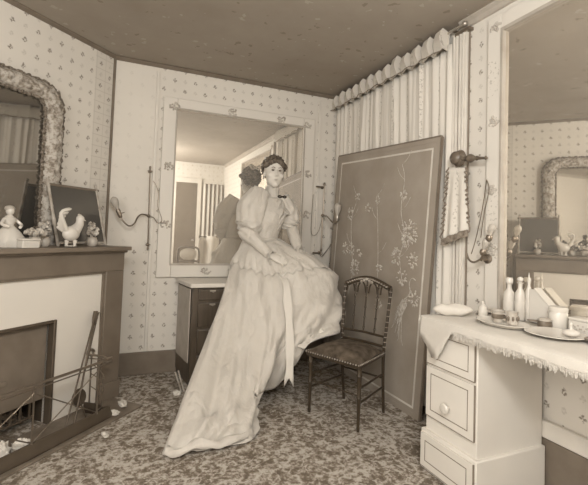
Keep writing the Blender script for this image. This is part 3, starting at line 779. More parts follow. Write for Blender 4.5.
def spray(m, a, h, r, n):
    for k in range(n):
        an = rg.uniform(0, 2 * pi); rr = r * rg.uniform(.25, 1)
        p = PP(a + rr * cos(an) / 1.36, h + rr * sin(an) / 1.9, .002)
        q = PP(a + (rr + .02) * cos(an) / 1.36, h + (rr + .02) * sin(an) / 1.9, .002)
        m.tube([p, (p + q) / 2 + V((0, 0, .002)), q], [.0015, .0065, .0015], 5)
def stem(m, pts, r=.002): m.tube(crom([PP(a, h, .0015) for a, h in pts], 6), r, 5)
for name_, pts, fl in (
    ('blossom_branch', [(.80, .46), (.76, .56), (.79, .64), (.74, .74), (.75, .86), (.72, .92)], [(.82, .655, .085, 70), (.80, .63, .05, 36), (.73, .56, .055, 34), (.86, .555, .05, 30), (.79, .485, .05, 26), (.75, .80, .035, 16), (.90, .42, .05, 26)]),
    ('blossom_branch', [(.26, .34), (.30, .46), (.26, .58), (.24, .70), (.30, .80)], [(.32, .48, .065, 40), (.22, .72, .05, 28), (.19, .56, .045, 20), (.27, .56, .045, 20), (.36, .55, .03, 12), (.29, .80, .025, 10)]),
    ('blossom_branch', [(.58, .42), (.56, .56), (.53, .70), (.50, .80)], [(.58, .50, .03, 12), (.42, .75, .03, 10), (.52, .78, .025, 10), (.60, .36, .04, 16)])):
    m = B(); stem(m, pts)
    for i, (a, h) in enumerate(pts[1:]):
        stem(m, [(a, h), (a + .04 * (-1) ** i, h + .02), (a + .07 * (-1) ** i, h + .05)], .0018)
    for q in fl: spray(m, *q)
    m.make(name_, M['inlay'], lp)
# crane
m = B(); R2 = lambda a, h: PP(a + .065, h + .135, .0025)
for k in range(26):
    f = k / 25; m.tube([R2(.765 + .02 * sin(k), .275 - .03 * f), R2(.73 - .03 * f + .03 * sin(k * 2.1), .235 - .10 * f - .01 * cos(k))], [.003, .0012], 5)
m.tube(crom([R2(.765, .27), R2(.80, .30), R2(.79, .335), R2(.81, .355), R2(.835, .35)], 5), .0035, 6)
m.tube([R2(.75, .20), R2(.76, .12), R2(.775, .10)], .0015, 5); m.tube([R2(.735, .20), R2(.74, .12), R2(.72, .10)], .0015, 5)
m.make('crane_inlay', M['inlay'], lp)

# ------------------------------------------------------------------ big mirror on the right wall
rm = thing('dressing_mirror', 'big wall mirror in a pale flower-dotted frame above the white dressing table', 'mirror', (XR, 1.0, .80))
O = V((XR, 1.0, .80)); y0, y1, z0, z1 = .15, 1.785, .80, 2.525
def rb(m, ya, yb, za, zb, xa, xb): m.bx(XR - xb - O.x, XR - xa - O.x, ya - O.y, yb - O.y, za - O.z, zb - O.z)
m = B(); rb(m, 1.69, y1, z0, z1, .001, .035); rb(m, y0, .245, z0, z1, .001, .07); m.prism([V((XR - .001, .245, 2.432)) - O, V((XR - .001, 1.69, 2.432)) - O, V((XR - .035, 1.69, 2.432)) - O, V((XR - .07, .245, 2.432)) - O], (0, 0, z1 - 2.432)); m.make('frame', M['frame'], rm, bevel=.005)
m = B(); rb(m, 1.672, 1.69, z0, 2.436, .001, .042); m.prism([V((XR - .001, .245, 2.415)) - O, V((XR - .001, 1.672, 2.415)) - O, V((XR - .042, 1.672, 2.415)) - O, V((XR - .076, .245, 2.415)) - O], (0, 0, .021)); m.make('inner_bead', M['canted'], rm, bevel=.003)
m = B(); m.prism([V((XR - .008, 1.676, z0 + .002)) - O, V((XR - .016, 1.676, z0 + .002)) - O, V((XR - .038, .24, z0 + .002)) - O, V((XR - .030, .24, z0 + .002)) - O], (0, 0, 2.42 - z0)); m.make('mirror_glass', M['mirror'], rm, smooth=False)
for (fy, fz) in ((1.73, 2.46), (1.735, 1.9), (1.735, 1.5), (1.3, 2.48), (1.735, 1.15)):
    m = B(); flower_cluster(m, (-.036, fy - O.y, fz - O.z), (0, 1, 0), (0, 0, 1), (-1, 0, 0), .028, 22, rng); m.make('flower_ornament', M['mid'], rm)
# glass lamp fixed on its frame
sl = thing('mirror_lamp', 'small brass lamp with two glass bulbs beside the dressing mirror', 'lamp', (XR - .035, 1.76, 1.10))
O = V((XR - .035, 1.76, 1.10)); S_ = lambda u, y, z: V((XR - u, y, z)) - O
m = B(); m.lathe([(.03, 0), (.03, .006), (.014, .014), (.010, .05)], S_(.035, 1.76, 1.10), (-1, 0, 0), 16); m.make('wall_plate', M['brass'], sl)
m = B(); m.tube(crom([S_(.08, 1.76, 1.10), S_(.10, 1.80, 1.075), S_(.10, 1.84, 1.09), S_(.10, 1.86, 1.13)], 5), .006, 8); m.tube(crom([S_(.08, 1.76, 1.10), S_(.11, 1.74, 1.09), S_(.12, 1.72, 1.12)], 5), .006, 8); m.make('arm', M['brass'], sl)
for (y, z, dz) in ((1.73, 1.12, .0), (1.69, 1.20, .0)):
    m = B(); q = S_(.115, y, z); axx = V((0, -.35, 1)).normalized(); m.lathe([(.010, 0), (.017, .012), (.018, .028), (.012, .036)], q, axx, 14); m.tube([q, S_(.09, 1.755, 1.10)], .004, 6); sk_ = m.make('socket', M['brass'], sl)
    m = B(); m.lathe(bulb_prof(.66), q + axx * .034, axx, 18); m.make('bulb', M['bulb'], sk_)
m = B(); m.tube(crom([S_(.05, 1.765, 1.56), S_(.05, 1.775, 1.48), S_(.05, 1.80, 1.35), S_(.05, 1.84, 1.20), S_(.06, 1.86, 1.12)], 5), .003, 6); m.tube(crom([S_(.05, 1.765, 1.56), S_(.045, 1.75, 1.50), S_(.05, 1.775, 1.38), S_(.05, 1.80, 1.22)], 5), .003, 6); m.make('cord', M['brass'], sl)

# ------------------------------------------------------------------ dressing table
TX, TZ = 1.533, .770
dt = thing('dressing_table', 'white painted dressing table with drawer pedestal along the right wall', 'dressing table', (1.78, 1.1, 0))
O = V((1.78, 1.1, 0))
def tb(m, xa, xb, ya, yb, za, zb): m.bx(xa - O.x, xb - O.x, ya - O.y, yb - O.y, za, zb); return m
m = B(); tb(m, TX + .012, XR - .035, 1.420, 1.755, .20, .760); m.make('pedestal', M['white_paint'], dt, bevel=.004)
m = B(); tb(m, TX - .008, XR - .035, 1.402, 1.768, 0.002, .205); m.make('plinth', M['white_paint'], dt, bevel=.005)
m = B(); tb(m, 1.505, XR - .035, .36, 1.757, .760, .792); m.make('top', M['white_paint'], dt, bevel=.005)
m = B(); tb(m, TX + .012, XR - .035, .40, .72, 0.002, .760); m.make('pedestal', M['white_paint'], dt, bevel=.004)
m = B(); tb(m, 1.70, 1.72, .72, 1.42, .68, .760); m.make('apron', M['white_paint'], dt)
for (z0, z1, xf, knob) in ((.552, .740, TX, False), (.282, .534, TX, True), (.022, .190, TX - .02, False)):
    ya, yb = (1.432, 1.745) if xf == TX else (1.415, 1.757)
    m = B(); tb(m, xf, xf + .02, ya, yb, z0, z1)
    m.mi = 1; i = .032
    for (a, b, c, d) in ((ya + i, ya + i + .004, z0 + i, z1 - i), (yb - i - .004, yb - i, z0 + i, z1 - i), (ya + i, yb - i, z0 + i, z0 + i + .004), (ya + i, yb - i, z1 - i - .004, z1 - i)):
        tb(m, xf - .0012, xf, a, b, c, d)
    for (a, b, c, d) in ((ya - .003, yb + .003, z0 - .005, z0), (ya - .004, ya, z0, z1)):
        tb(m, xf + .002, xf + .010, a, b, c, d)
    m.mi = 0; dr = m.make('drawer', [M['white_paint'], M['dark_line']], dt, smooth=False)
    if knob:
        kz = .372 if knob else .64
        m = B(); m.lathe([(.010, 0), (.011, .012), (.024, .018), (.027, .026), (.022, .034), (.005, .038)], V((xf, 1.588, kz)) - O, (-1, 0, 0), 20); m.make('knob', M['china'], dr)

# lace cloth
lc = thing('lace_cloth', 'white lace-edged cloth covering the dressing table top', 'tablecloth', (1.75, 1.1, .792))
O = V((1.75, 1.1, .792))
rows = []; ny = 150
for j in range(ny + 1):
    y = 1.755 + (.35 - 1.755) * j / ny; r = []
    hang = .034 + .003 * sin(y * 21) + .006 * noise.noise(V((y * 9, 0, 0)))
    if y > 1.535: hang = max(hang, .03 + .150 * min(1, (y - 1.535) / .09) * (1 if y < 1.66 else max(.45, 1 - (y - 1.66) / .14)))
    jag = .008 * abs(sin(y * 70)) + .004 * noise.noise(V((y * 60, 3, 0)))
    for x, z in ((XR - .045, .795), (1.8, .796), (1.56, .796), (1.505, .796), (1.497, .790), (1.4945, .785 - .3 * hang), (1.493 - .002 * sin(y * 40), .785 - .65 * hang), (1.492, .787 - hang - jag)):
        r.append(V((x, y, z)) - O)
    rows.append(r)
m = B(); m.grid(rows); m.make('cloth', M['linen'], lc, solid=.003)
# side hang towards the leaning panel
rows = []
for j in range(30):
    x = 1.495 + (XR - .05 - 1.495) * j / 29
    rows.append([V((x, 1.750, .796)) - O, V((x, 1.765, .793)) - O, V((x, 1.769, .780)) - O, V((x, 1.771, .758 - .008 * abs(sin(j * 1.3)))) - O])
m = B(); m.grid(rows); m.make('side_fall', M['linen'], lc, solid=.003)
m = B(); rg = random.Random(2)
for k in range(170):
    y = 1.51 - 1.15 * k / 170; l = rg.uniform(.006, .022)
    m.tube([V((1.490, y, .763 - .003 * sin(y * 21))) - O, V((1.489, y + rg.uniform(-.004, .004), .748 - l)) - O], [.0035, .0015], 5)
m.make('lace_fringe', M['lace'], lc)

# things on the dressing table
TT = .7985
def tth(name, label, cat, x, y, group=None, rz=0, z=TT): return thing(name, label, cat, (x, y, z), rz, group)
def bottle(label, x, y, h, r, stop='round'):
    t_ = tth('glass_bottle', label, 'bottle', x, y, 'white bottles on the dressing table')
    n = r * .42
    m = B(); m.lathe([(r * .92, 0), (r, .006), (r, h * .56), (r * .9, h * .63), (n * 1.1, h * .72), (n, h * .76), (n, h * .84), (n * 1.5, h * .845), (n * 1.5, h * .86), (n * .8, h * .862)], seg=24); m.make('body', M['bottle_white'], t_)
    m = B()
    if stop == 'round': m.ball((0, 0, h * .93), h * .068, 2); m.tube([(0, 0, h * .85), (0, 0, h * .90)], n * .7, 10)
    elif stop == 'flat': m.lathe([(n * .8, h * .862), (n * 1.5, h * .87), (n * 1.6, h * .97), (n * 1.2, h)], seg=14)
    else: m.lathe([(n * .7, h * .862), (n * .5, h * .92), (n * .2, h)], seg=12)
    m.make('stopper', M['china'], t_)
    m = B(); m.lathe([(r + .0006, h * .18), (r + .0012, h * .19), (r + .0012, h * .42), (r + .0006, h * .43)], seg=24); m.make('paper_label', M['linen'], t_)
bottle('broad white bottle with flat stopper, nearest the mirror frame', 1.93, 1.575, .212, .028, 'flat')
bottle('tall white bottle with ball stopper, second from the mirror frame', 1.935, 1.514, .224, .025, 'round')
bottle('slender white bottle with pointed stopper between ball-stopper bottle and big box', 1.950, 1.476, .247, .016, 'point')
bottle('small white flask beside the folded towel on the dressing table', 1.80, 1.628, .085, .022, 'point')
tr = tth('oval_tray', 'oval white tray holding a cup and a glass on the dressing table', 'tray', 1.715, 1.435)
m = B(); m.lathe([(.085, 0), (.11, .004), (.128, .016), (.132, .018), (.128, .020), (.105, .009), (.001, .007)], seg=36)
for v in m.b.verts: v.co.x *= .72
m.make('dish', M['china'], tr); 
cu = tth('small_cup', 'small dark-patterned cup standing on the oval tray', 'cup', 1.73, 1.472, z=TT + .0085)
m = B(); m.lathe([(.020, 0), (.022, .004), (.026, .02), (.031, .055), (.032, .057), (.028, .056), (.020, .01), (.001, .008)], seg=22); m.make('bowl', M['mid'], cu)
m = B(); m.tube(crom([(0, -.028, .045), (0, -.048, .042), (0, -.046, .02), (0, -.026, .018)], 4), .004, 6); m.make('handle', M['mid'], cu)
m = B(); m.lathe([(.0278, .018), (.0292, .019), (.0318, .04), (.0308, .041)], seg=22); m.make('painted_band', M['dark_china'], cu)
gs = tth('small_glass', 'small patterned glass beside the cup on the oval tray', 'glass', 1.745, 1.405, z=TT + .0085)
m = B(); m.lathe([(.020, 0), (.024, .004), (.024, .05), (.026, .062), (.023, .062), (.021, .006), (.001, .005)], seg=20); m.make('tumbler', M['mid'], gs)
m = B()
for k in range(8): m.ball((.0255 * cos(k * pi / 4), .0255 * sin(k * pi / 4), .03), .006, 1, (1, 1, 2.2))
m.make('cut_pattern', M['dark_china'], gs)
pl = tth('white_plate', 'large white plate lying at the middle of the dressing table', 'plate', 1.755, 1.205)
m = B(); m.lathe([(.06, 0), (.065, .003), (.11, .012), (.118, .015), (.116, .017), (.07, .008), (.001, .007)], seg=40); m.make('plate', M['china'], pl)
dp = tth('powder_pot', 'small dark pot with pale lid standing behind the white plate', 'pot', 1.86, 1.325)
m = B(); m.lathe([(.026, 0), (.030, .004), (.032, .022), (.030, .036), (.027, .038)], seg=24); m.make('pot', M['dark_china'], dp)
m = B(); m.lathe([(.030, .0385), (.031, .044), (.02, .050), (.001, .052)], seg=24); m.make('lid', M['mid'], dp)
m = B(); m.tube([(0, .03, .03), (-.02, .075, .028)], [.005, .004], 8); m.make('handle', M['dark_china'], dp)
jr = tth('cream_jar', 'tall white cream jar between the dark pot and the patterned box', 'jar', 1.915, 1.298)
m = B(); m.lathe([(.036, 0), (.039, .004), (.040, .075), (.037, .083)], seg=28); m.make('jar', M['china'], jr)
m = B(); m.lathe([(.040, .0835), (.041, .10), (.036, .106), (.001, .107)], seg=28); m.make('lid', M['bottle_white'], jr)
bb = tth('white_box', 'large white slope-topped box at the back of the dressing table, against the mirror', 'box', 1.958, 1.402)
m = B(); m.prism([V((-.022, .065, 0)), V((-.022, .065, .165)), V((-.022, .03, .168)), V((-.022, -.05, .085)), V((-.022, -.05, 0))], (.044, 0, 0)); m.make('body', M['china'], bb, bevel=.006)
m = B(); m.prism([V((-.026, .032, .1685)), V((-.026, .034, .176)), V((-.026, -.058, .090)), V((-.026, -.056, .081))], (.052, 0, 0)); m.make('lid', M['china'], bb, bevel=.002)
tw = tth('folded_towel', 'white folded towel heaped on the far corner of the dressing table', 'towel', 1.660, 1.695, None, radians(-30))
m = B(); m.ball((0, 0, .030), 1, 4, (.105, .045, .030))
for v in m.b.verts: v.co += V((.006 * noise.noise(v.co * 30), .004 * noise.noise(v.co * 40 + V((3, 0, 0))), .010 * noise.noise(v.co * 22 + V((7, 0, 0)))));
for v in m.b.verts: v.co.z = max(v.co.z, 0)
m.make('cloth', M['linen'], tw)
pb = tth('patterned_box', 'low white box with flowered side beyond the large plate', 'box', 1.935, 1.18)
m = B(); m.bx(-.035, .035, -.06, .06, 0, .058); m.mi = 1
for k in range(14): m.ball((-.036, -.045 + .007 * k, .03 + .010 * sin(k * 2.3)), .0045, 1, (.4, 1, 1))
m.mi = 0; m.make('body', [M['china'], M['mid']], pb, bevel=0)
m = B(); m.bx(-.037, .037, -.062, .062, .0585, .072); m.make('lid', M['china'], pb, bevel=.004)
j2 = tth('lidded_jar', 'white lidded jar beyond the patterned box', 'jar', 1.92, 1.07)
m = B(); m.lathe([(.036, 0), (.042, .006), (.042, .07), (.036, .08)], seg=26); m.make('jar', M['china'], j2)
m = B(); m.lathe([(.040, .0805), (.041, .092), (.02, .10), (.010, .108), (.012, .118), (.001, .122)], seg=26); m.make('lid', M['china'], j2)
ds = tth('dark_dish', 'shallow dark dish in front of the lidded jar', 'dish', 1.81, 1.045)
m = B(); m.lathe([(.035, 0), (.05, .006), (.062, .018), (.06, .020), (.04, .010), (.001, .009)], seg=28); m.make('dish', M['dark_china'], ds)
pf = tth('powder_puff', 'white powder puff with upright tip resting on the large plate', 'powder puff', 1.785, 1.155, None, 0, TT + .0095)
m = B(); m.ball((0, 0, .016), .03, 3, (1.2, 1.1, .5), jit=.001); m.make('puff', M['linen'], pf)
m = B(); m.lathe([(.010, .026), (.004, .04), (.007, .052), (.002, .06)], seg=12); m.make('handle', M['china'], pf)
br = tth('hair_brush', 'pale oval hand brush lying behind the small flask', 'brush', 1.935, 1.69)
m = B(); m.ball((0, 0, .014), .04, 3, (1.4, .8, .33)); m.tube([(-.05, 0, .012), (-.12, .0, .012)], [.012, .008], 8); m.make('back', M['mid'], br)

# chair facing the dressing table, out of frame, seen in the back mirror
def simple_chair(loc, rz):
    t_ = thing('side_chair', 'dark round-backed chair with white cloth, visible only in the back mirror', 'chair', loc, rz)
    for (x, y) in ((-.19, -.18), (.19, -.18)):
        m = B(); m.lathe([(.014, 0), (.02, .40), (.02, .44)], (x, y, 0), seg=12); m.make('leg', M['dark_wood'], t_)
    for x in (-.19, .19):
        m = B(); m.tube(crom([(x, .21, 0), (x, .19, .44), (x * .95, .22, .7)], 6), .018, 10); m.make('leg', M['dark_wood'], t_)
    m = B(); m.bx(-.22, .22, -.21, .21, .43, .47); m.make('seat', M['linen'], t_, bevel=.015)
    m = B(); m.tube(crom([(-.18, .22, .60), (-.185, .23, .80), (-.15, .24, .90), (0, .245, .925), (.15, .24, .90), (.185, .23, .80), (.18, .22, .60)], 6), .017, 10); m.tube(crom([(-.18, .22, .66), (0, .23, .68), (.18, .22, .66)], 5), .020, 10); m.make('backrest', M['dark_wood'], t_)
    m = B(); m.ball((0, .235, .79), .15, 3, (1.0, .16, .75)); m.make('back_pad', M['linen'], t_)
    return t_
simple_chair((1.20, -.40, 0), radians(12))
m = B(); rows = []
for j in range(13):
    f = j / 12; r = []
    for i in range(15):
        s = i / 14 - .5
        r.append((1.60 + s * .42 + .03 * f * s, -.62 + .05 * sin(s * 9 + f) , 1.12 - .8 * f - .25 * s * s))
    rows.append(r)
m.grid(rows)
for v in m.b.verts: pass
scn = m.make('hanging_towel', M['linen'], solid=.01); tag(scn, 'white cloth on a stand near the striped curtain, visible only in the back mirror', 'towel')
tr_ = thing('towel_stand', 'dark wooden stand carrying the white cloth near the striped curtain', 'stand', (1.62, -.66, 0))
m = B(); m.tube([(-.2, 0, 1.10), (.2, 0, 1.10)], .012, 8); m.make('rail', M['dark_wood'], tr_)
for x in (-.2, .2):
    m = B(); m.tube([(x, 0, .02), (x, 0, 1.12)], .012, 8); m.tube([(x, -.14, .012), (x, .14, .012)], .012, 8); m.make('leg', M['dark_wood'], tr_)

# ------------------------------------------------------------------ ballroom chair
BC = V((1.484, 2.455, 0)); CD = V((-.905, -.425, 0)); CW = V((.425, -.905, 0))     # facing, across (towards the table)
bc = thing('ballroom_chair', 'small black chair with spindle back and dark velvet seat beside the woman', 'chair', BC, atan2(CW.y, CW.x))
# local x = across (CW), local y = z x x -> backward/forward
def loc_(a, f, z): return V((a, f, z))        # f positive points away from facing
FW = -1 if V((-CW.y, CW.x, 0)).dot(CD) < 0 else 1
def cl_(a, f, z): return V((a, f * FW, z))
def turned(r, n, L_, z0=0):
    pr = [(r * .8, z0)]
    for k in range(n):
        z = z0 + L_ * (k + .5) / n; d = L_ / n
        pr += [(r * .72, z - d * .36), (r * .72, z - d * .12), (r * 1.3, z - d * .06), (r * 1.35, z), (r * 1.3, z + d * .06), (r * .72, z + d * .12)]
    return pr + [(r * .8, z0 + L_)]
for a in (-.195, .195):
    m = B(); m.lathe([(.009, 0), (.011, .02), (.009, .03), (.013, .2), (.017, .205), (.012, .215), (.015, .33), (.019, .34), (.015, .35), (.017, .40)], cl_(a, .17, 0), seg=14); m.make('leg', M['chair_black'], bc)
def rear(a):
    k = a / .155
    return crom([cl_(k * .165, -.195, 0), cl_(k * .168, -.172, .22), cl_(k * .172, -.165, .42), cl_(k * .182, -.185, .62), cl_(k * .190, -.215, .85)], 6)
for a in (-.155, .155):
    p = rear(a); m = B(); m.tube(p, [.010 + .004 * (i / len(p)) if i < 12 else .011 for i in range(len(p))], 12); m.make('leg', M['chair_black'], bc)
    m = B()
    for i in range(13, len(p) - 1, 1): m.ball(p[i], .0145, 1, (1, 1, .45))
    m.make('gilt_ring', M['gilt'], bc)
m = B(); m.prism([cl_(-.215, .20, .385), cl_(.215, .20, .385), cl_(.180, -.18, .395), cl_(-.180, -.18, .395)], (0, 0, .03)); m.make('seat_rail', M['chair_black'], bc, bevel=.005)
m = B(); rows = []
for i in range(17):
    f = .196 - .365 * i / 16; w = .21 - .034 * i / 16; r = []
    for k in range(21):
        s = -1 + 2 * k / 20
        r.append(cl_(w * s, f, .416 + .062 * (1 - s ** 4) * (1 - abs(2 * i / 16 - 1) ** 4) + .004 * noise.noise(V((s * 3, i * .4, 0)))))
    rows.append(r)
m.grid(rows); m.grid([[q - V((0, 0, q.z - .4155)) for q in r] for r in rows]); m.make('seat', M['seat_fabric'], bc)
m = B()
for k in range(22): m.ball(cl_(-.21 + .42 * k / 21, .206, .412), .006, 1)
for sgn in (-1, 1):
    for k in range(18): m.ball(cl_(sgn * (.217 - .036 * k / 17), .195 - .36 * k / 17, .414), .006, 1)
m.make('seat_trim', M['gilt'], bc)
tl, tr2 = rear(-.155)[-1], rear(.155)[-1]
m = B(); top = crom([tl, tl * .72 + tr2 * .28 + V((0, 0, .042)), (tl + tr2) / 2 + V((0, -.006 * FW, .055)), tl * .28 + tr2 * .72 + V((0, 0, .042)), tr2], 6)
m.tube(top, .015, 10); m.tube([q - V((0, 0, .018)) for q in top[2:-2]], .010, 8); m.make('top_rail', M['chair_black'], bc)
m = B(); 
for i in range(2, len(top) - 2, 1): m.ball(top[i] + V((0, .012 * FW, -.004)), .010, 1, (1.3, .5, .7))
for k in range(5):
    q = (tl + tr2) / 2 + V(((k - 2) * .022, .014 * FW, .045 - .01 * abs(k - 2))); m.ball(q, .013, 1, (1, .4, 1))
m.make('gilt_ornament', M['gilt'], bc)
for z, r in ((.50, .010), (.535, .009)):
    p = rear(-.155); q = rear(.155); i = 13 if z < .52 else 15
    m = B(); m.tube([p[i], (p[i] + q[i]) / 2 + V((0, -.004, .008)), q[i]], r, 10); m.make('back_rail', M['chair_black'], bc)
for s in (-.25, 0, .25):
    p = rear(-.155)[15]; q = rear(.155)[15]; A = (p + q) / 2 + (q - p) * s; T = (tl + tr2) / 2 + (tr2 - tl) * s + V((0, 0, .03))
    m = B(); d = T - A; m.lathe(turned(.0075, 5, d.length), A, d, 12); m.make('spindle', M['chair_black'], bc)
    m = B()
    for k in range(5): m.ball(A + d * ((k + .5) / 5), .0118, 1, (1, 1, .6))
    m.make('gilt_ring', M['gilt'], bc)
for a in (-1, 1):
    for z in (.17, .26):
        m = B(); m.tube([cl_(a * .195, .17, z), cl_(a * .167, -.172, z + .01)], [.008, .007], 8); m.make('stretcher', M['chair_black'], bc)
for z in (.215,):
    m = B(); m.lathe(turned(.007, 4, .39), cl_(-.195, .17, z), (1, 0, 0), 10); m.make('stretcher', M['chair_black'], bc)
m = B(); m.tube([cl_(-.168, -.172, .24), cl_(.168, -.172, .24)], .007, 8); m.make('stretcher', M['chair_black'], bc)

# small arches between the spindles
for k in range(4):
    a0, a1 = -1 + .5 * k, -1 + .5 * (k + 1); at2 = lambda a, dz: (tl + tr2) / 2 + (tr2 - tl) * (a / 2) + V((0, 0, dz))
    m = B(); m.tube(crom([at2(a0 + .06, -.055), at2(a0 + .12, .0), at2((a0 + a1) / 2, .022), at2(a1 - .12, .0), at2(a1 - .06, -.055)], 5), .006, 8); m.make('back_arch', M['chair_black'], bc)

# ------------------------------------------------------------------ the woman
WO = V((1.16, 3.30, .80))
wm = thing('person', 'woman in a long white satin gown with train seated on the chest', 'person', WO)
def wl(p): return V(p) - WO
# body: pieces united into one skin by a voxel remesh
m = B()
SD = V((.945, .327, 0)); FD = V((.327, -.945, 0))           # across shoulders (to her left), facing
def tor(z, c, a, b, n=28):
    c = V(c); return [wl(c + SD * (a * cos(2 * pi * k / n)) + FD * (b * sin(2 * pi * k / n)) + V((0, 0, z - c.z))) for k in range(n)]
spec = [(.83, (1.13, 3.32, .83), .17, .13), (.90, (1.13, 3.31, .9), .185, .15), (1.0, (1.12, 3.30, 1.0), .155, .12), (1.08, (1.113, 3.295, 1.1), .125, .10), (1.145, (1.112, 3.29, 1.14), .112, .095),
        (1.22, (1.118, 3.285, 1.2), .125, .105), (1.30, (1.13, 3.275, 1.3), .142, .128), (1.36, (1.14, 3.275, 1.36), .152, .135), (1.42, (1.155, 3.285, 1.42), .160, .112), (1.47, (1.17, 3.297, 1.47), .155, .088), (1.50, (1.18, 3.303, 1.5), .11, .07), (1.525, (1.185, 3.305, 1.525), .060, .056)]
def tor_rings(grow=0.0, zmin=0, zmax=9): return [tor(z, c, a + grow, b + grow) for z, c, a, b in spec if zmin <= z <= zmax]
m.grid(tor_rings(), closed=True, cap=True)
HC = V((1.196, 3.292, 1.722))                                  # head centre
m.tube([wl((1.185, 3.31, 1.47)), wl((1.188, 3.305, 1.53)), wl((1.192, 3.30, 1.60)), wl((1.195, 3.298, 1.67))], [.066, .055, .052, .056], 18)
yawF = V((-.12, -.99, .04)).normalized(); UP = V((.03, .05, 1)); RT = yawF.cross(UP).normalized(); UP = RT.cross(yawF).normalized()
HM = Matrix((RT, -yawF, UP)).transposed()                      # local: x viewer-ish right, -y face, z up
def hd(x, y, z): return wl(HC + HM @ V((x, y, z)))
m.ball(hd(0, .012, .030), .100, 3, (.84, 1.02, 1.06), HM)     # skull
m.ball(hd(0, -.022, -.045), .082, 3, (.86, .90, 1.05), HM)   # face
m.ball(hd(0, -.060, -.112), .030, 2, (1.05, .8, .75), HM)    # chin
for s in (-1, 1):
    m.ball(hd(s * .043, -.062, -.035), .030, 2, (1, .8, .9), HM)   # cheeks
    m.ball(hd(s * .028, -.090, .022), .016, 2, (1.5, .6, .55), HM) # brows
    m.ball(hd(s * .083, .012, -.020), .022, 2, (.4, .9, 1.4), HM)  # ears
m.tube([hd(0, -.086, .012), hd(0, -.098, -.012), hd(0, -.112, -.036), hd(0, -.098, -.046)], [.008, .010, .014, .010], 10)   # nose
for s in (-1, 1): m.ball(hd(s * .011, -.096, -.041), .008, 2, (1, 1, .8), HM)
m.ball(hd(0, -.092, -.068), .016, 2, (1.25, .5, .45), HM); m.ball(hd(0, -.089, -.080), .015, 2, (1.1, .5, .5), HM)           # mouth
# arms
def limb(pts, rs): m.tube(crom(pts, 6), [rs[min(len(rs) - 1, i // 6)] + (rs[min(len(rs) - 1, i // 6 + 1)] - rs[min(len(rs) - 1, i // 6)]) * (i % 6) / 6 for i in range((len(pts) - 1) * 6 + 1)], 16)
shR, elR, wrR = (1.025, 3.25, 1.475), (.955, 3.20, 1.21), (1.09, 3.03, 1.03)      # her right arm (viewer's left)
shL, elL, wrL = (1.318, 3.335, 1.445), (1.375, 3.295, 1.265), (1.365, 3.10, 1.075)
limb([wl(shR), wl(elR), wl(wrR)], [.046, .038, .026]); limb([wl(shL), wl(elL), wl(wrL)], [.046, .038, .026])
def hand(w, d, side, palm_n):
    """w wrist, d finger direction, side towards thumb, palm_n out of the back of the hand"""
    w, d, side, nn = V(w), V(d).normalized(), V(side), V(palm_n)
    side = (side - d * side.dot(d)).normalized(); nn = d.cross(side); 
    if nn.dot(V(palm_n)) < 0: nn = -nn
    rows = []
    for f, wd, th in ((0, .024, .018), (.025, .030, .017), (.06, .038, .016), (.085, .039, .013)):
        rows.append([wl(w + d * f + side * (wd * cos(2 * pi * k / 14)) + nn * (th * sin(2 * pi * k / 14))) for k in range(14)])
    m.grid(rows, closed=True, cap=True)
    for k, (o, ln_f) in enumerate(((.029, .068), (.010, .078), (-.010, .072), (-.029, .056))):
        b0 = w + d * .070 + side * o
        p = [b0, b0 + d * (.015 + ln_f * .42) - nn * .003, b0 + d * (.015 + ln_f * .72) - nn * .016, b0 + d * (.012 + ln_f * .9) - nn * .033]
        m.tube([wl(q) for q in p], [.0095, .0088, .008, .0065], 9)
    b0 = w + d * .022 + side * .022
    m.tube([wl(b0), wl(b0 + d * .026 + side * .026 - nn * .004), wl(b0 + d * .054 + side * .034 - nn * .012), wl(b0 + d * .072 + side * .032 - nn * .020)], [.013, .0115, .010, .0075], 9)
hand(wrR, (.75, -.55, -.28), (.3, .6, .6), (-.1, -.35, .9))
hand(wrL, (.35, -.75, -.5), (-.8, -.2, .2), (.1, -.3, .9))
# legs under the skirt: thighs along the seat, shins down to the chair
for o in (V((0, 0, 0)), V((-.10, -.06, -.01))):
    limb([wl(V((1.20, 3.22, .885)) + o), wl(V((1.545, 3.02, .865)) + o), wl(V((1.50, 2.82, .56)) + o)], [.085, .060, .040])
    q = V((1.50, 2.82, .56)) + o
    m.tube([wl(q), wl(q + V((-.01, -.03, -.04))), wl(q + V((-.02, -.10, -.055)))], [.036, .034, .022], 12)
body = m.make('body', M['skin'], wm)
md = body.modifiers.new('Remesh', 'REMESH'); md.mode = 'VOXEL'; md.voxel_size = .0048; md.use_smooth_shade = True
md = body.modifiers.new('Smooth', 'SMOOTH'); md.factor = .5; md.iterations = 3
# face details
for s in (-1, 1):
    m = B(); m.ball(hd(s * .030, -.0905, .004), .0085, 2, (1.35, .5, .62), HM); m.make('eye', M['eye'], wm)
    m = B(); m.tube(crom([hd(s * .014, -.104, .021), hd(s * .030, -.102, .029), hd(s * .048, -.088, .022)], 4), [.0022, .003, .003, .003, .003, .003, .0026, .002, .0012], 6); m.make('eyebrow', M['brow'], wm)
    m = B(); m.tube(crom([hd(s * .017, -.097, .006), hd(s * .030, -.0985, .012), hd(s * .043, -.091, .006)], 4), .0018, 6); m.make('eyelid', M['brow'], wm)
    m = B(); m.ball(hd(s * .087, .0, -.050), .008, 2, (1, 1, 1.6), HM); m.make('earring', M['mid'], wm)
m = B(); m.ball(hd(0, -.0965, -.070), .012, 2, (1.4, .35, .30), HM); m.ball(hd(0, -.0945, -.0785), .011, 2, (1.2, .4, .34), HM); m.make('lips', M['lips'], wm)
